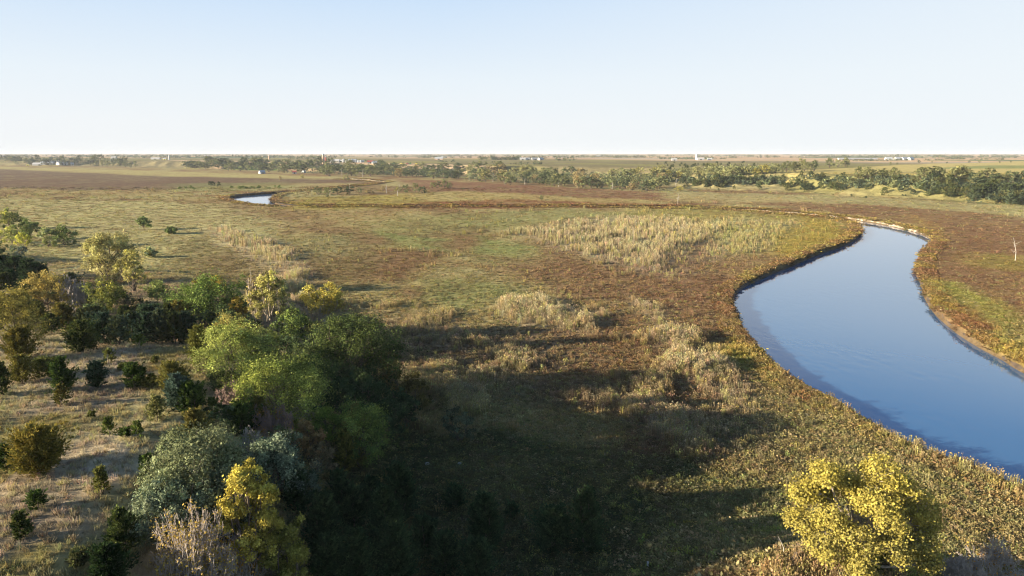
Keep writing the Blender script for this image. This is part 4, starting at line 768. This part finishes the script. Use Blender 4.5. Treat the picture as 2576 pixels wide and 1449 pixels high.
# bushes out in the valley
for i in range(26):
    px = r.uniform(575, 712) if i < 20 else r.uniform(440, 500); py = 478-(px-440)*.012-r.uniform(0, 4); x, y, z, _ = hit(px, py)
    far_tree('s', int(r.integers(0, 6)), x, y, r.uniform(2.2, 4.6), r.uniform(4, 6), (.16,.22,.06), 'low bright green bush in the thicket left of the older river bend', 'bush', 'green thicket left of the older bend')
for px, pb, hp, ci in [(529,467,13,0),(536,467,12,0),(550,468,13,0)]: slope_cedar(px, pb, 6, 'upright dark bush in the small trio on the open meadow', 0, 'trio of upright bushes')
for px, pb, hp, wp, ci in [(775,489,18,16,4),(800,490,22,20,1),(824,497,26,22,1),(850,489,20,30,0),(880,489,22,26,0),(905,486,14,18,1),(930,487,12,20,4),(965,481,14,14,4),(1000,485,16,16,3),(1020,486,22,22,1),(1045,484,24,20,2),(1062,486,18,26,0),(1088,474,16,12,2),(1100,475,20,20,1),(1118,474,24,22,2),(1132,475,16,18,1),(1712,482,14,30,6),(705,455,12,10,4),(1362,503,12,14,1),(870,455,16,18,3),(760,448,10,10,6)]:
    x, y, z, tt = hit(px, pb); d = y*cp_+(CAMH-z)*sp_; far_tree('s', int(r.integers(0, 6)), x, y, hp*d/F, wp*d/F, FG[ci], f'{KN[ci]} bush '+('on the tongue of land inside the older river bend' if px < 960 else 'alone on the brown flats' if px > 1300 or px < 765 else 'in the row on the brown flats below the dark wood'), 'bush', 'bushes out on the valley flats')
# woods and hedges on the plain, melting together
P_, Cc_, Sz_ = [], [], []
def grove(px, py, wpx, n, hm=13, ci=0, dpx=.8):
    for i in range(n):
        x, y, z, tt = hit(px+r.uniform(-.5, .5)*wpx, py+r.uniform(-.5, .5)*dpx)
        if tt > 30000: continue
        P_.append((x, y, z)); Sz_.append(hm*r.uniform(.5, 1.2)); Cc_.append(np.array([.085,.105,.06])*r.uniform(.8, 1.4)+np.array([.05,.04,0])*(r.uniform() < .2))
for a in [(1260,402,110,34,14),(1330,400.5,80,26,14),(1700,400,90,30,13),(1740,401,90,32,14),(1800,400,60,18,12),(2190,405,110,36,9),(2300,404,150,40,8),(2480,402,90,24,9),(2400,401,60,18,12),(1090,397,60,18),(640,396,190,60),(560,396,90,30),(480,397,110,30),(350,396,60,16),(160,392,60,14),(250,394,80,18),(20,391,20,6),(1000,394,140,20),(760,399,70,20),(800,397,90,24),(1480,396,70,20),(1560,397,60,20),(1930,394,60,16),(2050,395,120,24),(2150,397,140,28),(90,394,8,3),(210,396,4,2),(380,395,4,2),(2360,394,120,30),(2530,396,70,20),(1420,404,50,10),(920,406,90,12,9),(1120,408,40,8,8),(1300,414,120,14,8),(60,404,60,16,10),(130,402,40,8,9),(850,409,90,14,7)]: grove(*a)
for i in range(330): grove(r.uniform(-60, 2640), 387.9+r.uniform(0, 1)**2*10, r.uniform(10, 150), int(r.uniform(4, 22)), r.uniform(9, 17))
P_, Cc_, Sz_ = np.array(P_), np.array(Cc_), np.array(Sz_); n = len(P_); per = 16
q = np.repeat(P_, per, 0)+r.normal(size=(n*per, 3))*np.repeat(Sz_, per)[:, None]*[.42, .42, .2]+np.column_stack([np.zeros((n*per, 2)), np.repeat(Sz_, per)*.42])
qs = leaves(q, 1.0, .85, 0, r, nrm=q-np.repeat(P_, per, 0)); ce = q[:, None]; qs = ce+(qs-ce)*(np.repeat(Sz_, per)*.38)[:, None, None]
wo = mk_leaves('distant_woods', qs, np.repeat(Cc_, per, 0)*(1+.2*r.normal(size=(n*per, 1))), None, M_LEAF); tag(wo, 'blue-grey shelter belts and woods scattered over the far plain', 'woods', kind='stuff')
P_, Cc_, Sz_ = [], [], []
def fillw(n, quad, hm, ci):
    (ax, ay), (bx, by), (cx, cy), (dx, dy) = quad
    for i in range(n):
        t_, v = r.uniform(0, 1, 2); x, y, z, tt = hit((ax+(bx-ax)*t_)*(1-v)+(dx+(cx-dx)*t_)*v, (ay+(by-ay)*t_)*(1-v)+(dy+(cy-dy)*t_)*v); P_.append((x, y, z)); Sz_.append(hm*r.uniform(.75, 1.35)); Cc_.append(np.array(FG[r.choice(ci)])*r.uniform(.7, 1.1))
fillw(60, [(0,416),(335,416),(300,403),(0,404)], 12, [0,5]); fillw(190, [(470,421),(800,438),(815,412),(495,412)], 12, [0,5,1]); fillw(120, [(800,440),(1010,443),(1010,430),(835,420)], 12, [0,5,1]); fillw(90, [(1005,443),(1150,451),(1165,438),(1005,430)], 11, [0,5])
fillw(230, [(1175,455),(1650,477),(1700,452),(1185,433)], 11, [0,1,5,2]); fillw(90, [(1650,449),(1950,438),(1950,430),(1640,436)], 10, [1,2]); fillw(150, [(1720,462),(2420,482),(2420,456),(1720,446)], 5.5, [5,0,1]); fillw(90, [(2440,500),(2640,514),(2640,470),(2470,470)], 5, [5,0])
P_, Cc_, Sz_ = np.array(P_), np.array(Cc_), np.array(Sz_); n = len(P_); per = 60
q = np.repeat(P_, per, 0)+r.normal(size=(n*per, 3))*np.repeat(Sz_, per)[:, None]*[.36, .36, .24]+np.column_stack([np.zeros((n*per, 2)), np.repeat(Sz_, per)*.5])
qs = leaves(q, 1.9, .85, 0, r, nrm=q-np.repeat(P_, per, 0)); vw = mk_leaves('valley_woods', qs, np.repeat(Cc_, per, 0)*(1+.2*r.normal(size=(n*per, 1))), None, M_LEAF); tag(vw, 'packed undergrowth and back rows of the valley woods', 'woods', kind='stuff')
# ------------------------------------------------------------------ snags, post, stones, fallen trunk
def snag(px, pb, pt, label, seed, lean=0., br=5, rad=None, name='dead_tree', cat='dead tree'):
    r = np.random.default_rng(seed); x, y, z, hh, _ = spot(px, pb, pt, 10); o = empty(name, (x, y, z)); rad = rad or max(.13, y*.0009); pts = [np.array([0, 0, -.3]), np.array([lean*.1, 0, hh*.4]), np.array([lean*.5, 0, hh*.7]), np.array([lean, 0, hh])]
    sg = [(pts[i], pts[i+1], rad*(1-.24*i), rad*(1-.24*(i+1))) for i in range(3)]
    tubes('trunk', sg, [M_SNAG], o, 5); bs = []
    for i in range(br):
        t_ = r.uniform(.35, .9); p = pts[0]+(pts[3]-pts[0])*t_; a = r.uniform(0, 6.28); L_ = hh*r.uniform(.12, .26); bs += limb(p, p+np.array([math.cos(a)*L_, math.sin(a)*L_, L_*.6]), rad*.4, rad*.15, r, 3, .15)[0]
    if bs: tubes('branches', bs, [M_SNAG], o, 4)
    tag(o, label, cat); return o
xk = rng.normal(33, 11, 2600); yk = rng.normal(62, 9, 2600); k = (yk > 45) & (xk > 12) & (riverd(xk, yk) < -1); xk, yk = xk[k], yk[k]; hk = hgt(xk, yk); nk = len(xk); qk = fbm(xk/5, yk/5, 711, 2)
ck = np.where((qk > .52)[:, None], c(.34,.37,.10), c(.40,.33,.16)); scatter('knoll_brush', xk, yk, hk, rng.uniform(.5, 1.2, nk), rng.uniform(.4, 1.1, nk), vary(ck, nk), TB, M_WEED, 'sunlit yellow-green brush on the knoll at the bottom, left of the yellow cottonwood')
snag(2554,656,598,'pale bare snag standing on the brown flat right of the river',1,-2.2,9,.2)
snag(1705,515,487,'pale dead tree with forked limbs at the left end of the pale river bank',2,.3,9,.24)
snag(1972,1398,1348,'short crooked white dead stick on the knoll left of the yellow cottonwood',3,-.8,1,.07,'dead_stick','dead branch')
snag(352,572,540,'leaning dead pole in the small tree on the open meadow',4,-3.2,0,.22)
for i, (px, pb, pt) in enumerate([(972,486,464),(1004,480,462),(830,492,476),(880,478,462),(1000,492,478)]): snag(px, pb, pt, ['grey dead tree with upright limbs inside the older river bend','grey dead tree nearest the pale far bank','grey forked dead tree left of the older-bend bushes','thin dead tree behind the older-bend bushes','short dead tree right of the older-bend bushes'][i], 20+i, .5, 6, .4)
for i in range(12):
    px = [1180,1240,1320,1405,1470,1540,1585,1625,860,912,1110,1700][i]; pb = [455,458,464,470,474,477,479,480,441,445,450,470][i]; snag(px, pb, pb-r.uniform(14, 22), 'thin pale dead trunk showing among the trees of the valley woods', 40+i, .6, 4, .4)['group'] = 'dead trunks in the valley woods'
M_WHITE = simple('white_paint', (.45,.45,.45), .5, .05, 2); M_STONE = simple('white_stone', (.4,.4,.38), .8, .2, 4); M_STEEL = simple('pale_metal', (.42,.45,.48), .4, .08, .4); M_RED = simple('red_roof', (.35,.08,.06), .7, .15, .3)
M_BRICK = simple('tan_concrete', (.62,.42,.30), .8, .12, .2); M_GLASSD = simple('dark_opening', (.03,.035,.04), .4, .1, 1); M_BODY = simple('yellow_paint', (.75,.62,.08), .5, .1, 1); M_GREENP = simple('green_paint', (.08,.35,.12), .5, .1, 1)
import bmesh
def bm_obj(name, fn, m_, parent=None, bev=0):
    b = bmesh.new(); fn(b)
    if bev: bmesh.ops.bevel(b, geom=b.edges[:], offset=bev, segments=2, affect='EDGES')
    me = bpy.data.meshes.new(name); b.to_mesh(me); b.free(); me.materials.append(m_); o = bpy.data.objects.new(name, me); COL.objects.link(o)
    if parent: o.parent = parent
    return o
def box(b, x0, x1, y0, y1, z0, z1):
    v = [b.verts.new(p) for p in [(x0,y0,z0),(x1,y0,z0),(x1,y1,z0),(x0,y1,z0),(x0,y0,z1),(x1,y0,z1),(x1,y1,z1),(x0,y1,z1)]]
    for f in [(3,2,1,0),(4,5,6,7),(0,1,5,4),(1,2,6,5),(2,3,7,6),(3,0,4,7)]: b.faces.new([v[i] for i in f])
def cyl(b, r0, r1, z0, z1, n=20, x=0, y=0, cap=True):
    A = [[b.verts.new((x+R_*math.cos(i*2*math.pi/n), y+R_*math.sin(i*2*math.pi/n), z_)) for i in range(n)] for R_, z_ in ((r0, z0), (r1, z1))]
    for i in range(n): b.faces.new([A[0][i], A[0][(i+1) % n], A[1][(i+1) % n], A[1][i]])
    if cap: b.faces.new(A[0][::-1]); b.faces.new(A[1])
x, y, z, _ = hit(1629, 1431); o = empty('marker_post', (x, y, z))
bm_obj('post', lambda b: cyl(b, .11, .11, -.2, .78, 16), M_WHITE, o); bm_obj('cap', lambda b: (cyl(b, .125, .125, .78, .84, 16), cyl(b, .125, .03, .84, .9, 16)), M_WHITE, o); tag(o, 'short white marker post standing in the dark grass at the bottom', 'post')
for (px, py, w_, lab) in [(1075,1169,.34,'flat pale boulder in the shaded grass, left one of two'),(1156,1168,.26,'round white boulder in the shaded grass, right one of two')]:
    x, y, z, _ = hit(px, py); b = bmesh.new(); bmesh.ops.create_icosphere(b, subdivisions=3, radius=w_)
    for v in b.verts: q = v.co; f = 1+.3*(float(vnoise(np.array([q.x*3+9]), np.array([q.y*3+q.z*2+5]), 3)[0])-.5); v.co = Vector((q.x*f*1.2, q.y*f, q.z*f*.62))
    me = bpy.data.meshes.new('boulder'); b.to_mesh(me); b.free(); me.materials.append(M_STONE); o = bpy.data.objects.new('boulder', me); COL.objects.link(o); o.location = (x, y, z+.15); tag(o, lab, 'boulder')
# fallen trunk with its root plate
x, y, z, _ = hit(2040, 1432); o = empty('fallen_tree', (x, y, z)); r = np.random.default_rng(8)
sg = limb((-1.2, 0, .9), (4.2, 1.6, 1.5), .5, .28, r, 5, .05)[0]; tubes('trunk', sg, [M_BARK], o, 8)
rt = []
for i in range(26): a = r.uniform(0, 6.28); L_ = r.uniform(.4, 1.1); rt += limb((-1.2, 0, .9), (-1.4+r.normal()*.3, math.cos(a)*L_, .9+math.sin(a)*L_), .14, .03, r, 4, .3)[0]
tubes('root_plate', rt, [M_BARK], o, 4); br = []
for i in range(10): p = np.array([r.uniform(1, 4), r.uniform(.3, 1.4), 1.3]); br += limb(p, p+r.normal(size=3)*[1, 1, .9]+[0, 0, .4], .09, .02, r, 4, .2)[0]
tubes('branches', br, [M_BARK], o, 4); tag(o, 'fallen tree trunk with upturned root plate left of the yellow cottonwood', 'fallen tree')
# ------------------------------------------------------------------ farms
def barn(px, py, L, Wd_, Hh, label, roof=None, wall=None, rz=0., name='farm_shed', cat='shed', rise=.35, group=None, door=True):
    x, y, z, _ = hit(px, py); o = empty(name, (x, y, z-.2), rz); wall = wall or M_WHITE; roof = roof or M_STEEL
    def w_(b):
        v = [b.verts.new(p) for p in [(-L/2,-Wd_/2,0),(L/2,-Wd_/2,0),(L/2,Wd_/2,0),(-L/2,Wd_/2,0),(-L/2,-Wd_/2,Hh),(L/2,-Wd_/2,Hh),(L/2,Wd_/2,Hh),(-L/2,Wd_/2,Hh),(-L/2,0,Hh+Wd_*rise*.97),(L/2,0,Hh+Wd_*rise*.97)]]
        for f in [(0,1,5,4),(2,3,7,6),(1,2,6,9,5),(3,0,4,8,7),(3,2,1,0)]: b.faces.new([v[i] for i in f])
    bm_obj('wall', w_, wall, o)
    def rf(b):
        for s_ in (-1, 1):
            p = [(-L/2-.5, s_*(Wd_/2+.6), Hh-.15), (L/2+.5, s_*(Wd_/2+.6), Hh-.15), (L/2+.5, 0, Hh+Wd_*rise+.25), (-L/2-.5, 0, Hh+Wd_*rise+.25)]
            v = [b.verts.new(q) for q in p]+[b.verts.new((q[0], q[1], q[2]-.25)) for q in p]
            for f in [(0,1,2,3),(7,6,5,4),(0,4,5,1),(1,5,6,2),(2,6,7,3),(3,7,4,0)]: b.faces.new([v[i] for i in f])
    bm_obj('roof', rf, roof, o)
    if door: bm_obj('door', lambda b: box(b, -L*.12, L*.12, -Wd_/2-.12, -Wd_/2-.02, 0, Hh*.8), M_GLASSD, o)
    tag(o, label, cat, group); return o
def silo(px, py, R_, Hh, label, m_=None, dome=True, name='grain_silo', cat='silo', group=None):
    x, y, z, _ = hit(px, py); o = empty(name, (x, y, z-.3))
    def st(b):
        cyl(b, R_, R_, 0, Hh, 24)
        for k_ in range(1, 9): cyl(b, R_*1.02, R_*1.02, Hh*k_/9, Hh*k_/9+.15, 24)
    bm_obj('tank', st, m_ or M_STEEL, o)
    bm_obj('roof', (lambda b: [cyl(b, R_*math.cos(a0)*1.03, R_*math.cos(a1)*1.03, Hh+.2+R_*math.sin(a0), Hh+.2+R_*math.sin(a1), 24) for a0, a1 in ((0,.4),(.4,.8),(.8,1.2),(1.2,1.5))]) if dome else (lambda b: cyl(b, R_*1.06, R_*.12, Hh, Hh+R_*.55, 24)), M_STEEL, o)
    tag(o, label, cat, group); return o
silo(814,412,3.4,24,'tall tan concrete silo with a bright cap above the left wood',M_BRICK); silo(820,414,2.2,20,'slimmer red and white silo right beside the tall tan one',M_RED)
barn(843,409,26,16,5,'white arched farm shed right of the tall silos',M_WHITE)
barn(858,408,14,10,4,'small white farm shed left of the grain bins',M_WHITE)
for i, px in enumerate([865,872,879,886,890,895,902,908,914]): silo(px, 408.5, 4.2 if i < 6 else 3.2, 8.5 if i < 6 else 6, 'steel grain bin in the row right of the arched farm shed', None, False, 'grain_bin', 'grain bin', 'row of steel grain bins')
barn(932,411,16,11,4,'cream farmhouse at the right end of the farmstead',M_RED,None,.2,'farmhouse','house'); barn(1412-470,412,12,9,3.5,'smaller cream farmhouse beside the right-end one',M_STEEL,None,.4,'farmhouse','house')
for i, (px, py, L_, w2, h2, lab) in enumerate([(105,416,60,16,5,'long white shed at the left end of the valley farm'),(122,414,50,18,6,'long grey-roofed shed behind the left-end white shed'),(140,411,30,14,6,'white shed with a bright roof in the middle of the valley farm'),(153,415,26,16,7,'big bright white barn of the valley farm'),(166,415,14,12,6,'white shed with a green door right of the big white barn'),(182,416,10,9,7,'small square white shed, rightmost of the valley farm')]):
    barn(px, py, L_, w2, h2, lab, M_STEEL if i % 2 else M_WHITE, None, [.05,.1,.2,1.3,.3,.6][i])
barn(70,417.5,7,5,3,'tiny yellow shed left of the valley farm',M_BODY,M_BODY,.3)
barn(287,399,24,14,6,'white barn on the upland above the left belt of trees',M_WHITE)
barn(659,437,13,8,4,'steel-roofed grey barn half hidden in the left wood',M_STEEL,M_STEEL,.9,'barn','barn',.5)
barn(741,437,9,8,4,'cream house in the left wood beside dead trees',M_RED,None,.3,'farmhouse','house'); barn(764,435,8,7,5,'small white house at the right of the left wood',M_STEEL,None,1.2,'farmhouse','house')
barn(2157,401.5,170,16,4,'very long low white livestock shed on the right plain',M_WHITE,None,.08,'livestock_shed','shed',.2); barn(2132,402.2,16,12,5,'bright white block at the left part of the long livestock shed',M_WHITE,None,.1,'farm_shed','shed',.2)
silo(1752,402,5,22,'white tower silo in the grove on the centre-right plain',M_WHITE,True); barn(1762,403,30,16,6,'white barn beside the white tower silo',M_WHITE); barn(1696,404,20,14,5,'small white barn left of the white tower silo',M_WHITE); barn(1785,403,20,14,5,'small white barn right of the white tower silo',M_WHITE)
barn(1112,397,44,14,5,'white sheds on the horizon above the pale field',M_WHITE); barn(1104,402,30,16,5,'cream barn in front of the white horizon sheds',M_STEEL,M_BRICK)
for i, (px, L_) in enumerate([(1315,22),(1328,16),(1345,26),(1360,18)]): barn(px, 403, L_, 14, 5, 'small white farm building below the grove in the centre of the plain', M_WHITE, None, .2*i, group='farm buildings below the centre grove')
for i, (px, L_) in enumerate([(2235,26),(2262,40),(2276,34),(2290,26)]): barn(px, 403, L_, 18, 6, 'pale green-white farm building behind the right hedgerow', M_STEEL, None, .2*i, group='farm buildings behind the right hedgerow')
silo(426,402,3,18,'thin pale silo on the left plain',M_STEEL); silo(677,402,3,17,'thin tan silo on the plain right of the left one',M_BRICK); barn(392,401,40,14,4,'low cream shed beside the thin pale silo',M_WHITE); barn(415,401.5,14,10,4,'yellow-ended shed next to the thin pale silo',M_STEEL,M_BODY)
for i, (px, py, L_) in enumerate([(1505,394,36),(2345,392,50),(810,394,30),(520,394,30),(8,394,36)]): barn(px, py, L_, 12, 5, 'white farm building low on the far horizon', M_WHITE, None, .1*i, group='white farm buildings on the horizon', door=False)
# machines standing on the green yard by the farmstead
for i, (px, m_, cn) in enumerate([(966,M_RED,'red'),(990,M_GREENP,'green'),(1012,M_BODY,'yellow'),(1025,M_RED,'dull red'),(1032,M_GREENP,'dark green'),(1048,M_BODY,'yellow-green'),(1060,M_STEEL,'grey')]):
    x, y, z, _ = hit(px, 413.5); o = empty('farm_machine', (x, y, z), .4*i)
    bm_obj('body', lambda b: (box(b, -3.5, 3.5, -1.6, 1.6, 1.1, 3.2), box(b, 3.52, 5.5, -1, 1, 1.2, 2.4)), m_, o, .15); bm_obj('cab', lambda b: box(b, .6, 2.8, -1.2, 1.2, 3.22, 4.8), M_GLASSD, o)
    for sx_ in (-2.2, 3.6):
        for sy_ in (-1.9, 1.9):
            wl = bm_obj('wheel', lambda b: cyl(b, 1.1, 1.1, -.3, .3, 16), M_GLASSD, o); wl.location = (sx_, sy_, 1.1); wl.rotation_euler = (math.pi/2, 0, 0)
    tag(o, f'{cn} farm machine parked in the row on the farmyard green', 'farm machine', 'farm machines parked by the farmstead')
# ------------------------------------------------------------------ the air
m, t, o = mat('air'); v = N(t, 'ShaderNodeVolumePrincipled'); v.inputs['Density'].default_value = 4.5e-5; v.inputs['Color'].default_value = (.82,.89,1,1); v.inputs['Anisotropy'].default_value = .0; t.links.new(v.outputs[0], o.inputs['Volume'])
def hz(b): box(b, -43000, 43000, -43000, 43000, -5, 75)
HZ = bm_obj('haze', hz, m); tag(HZ, 'thin blue air over the plain', 'haze', kind='stuff')
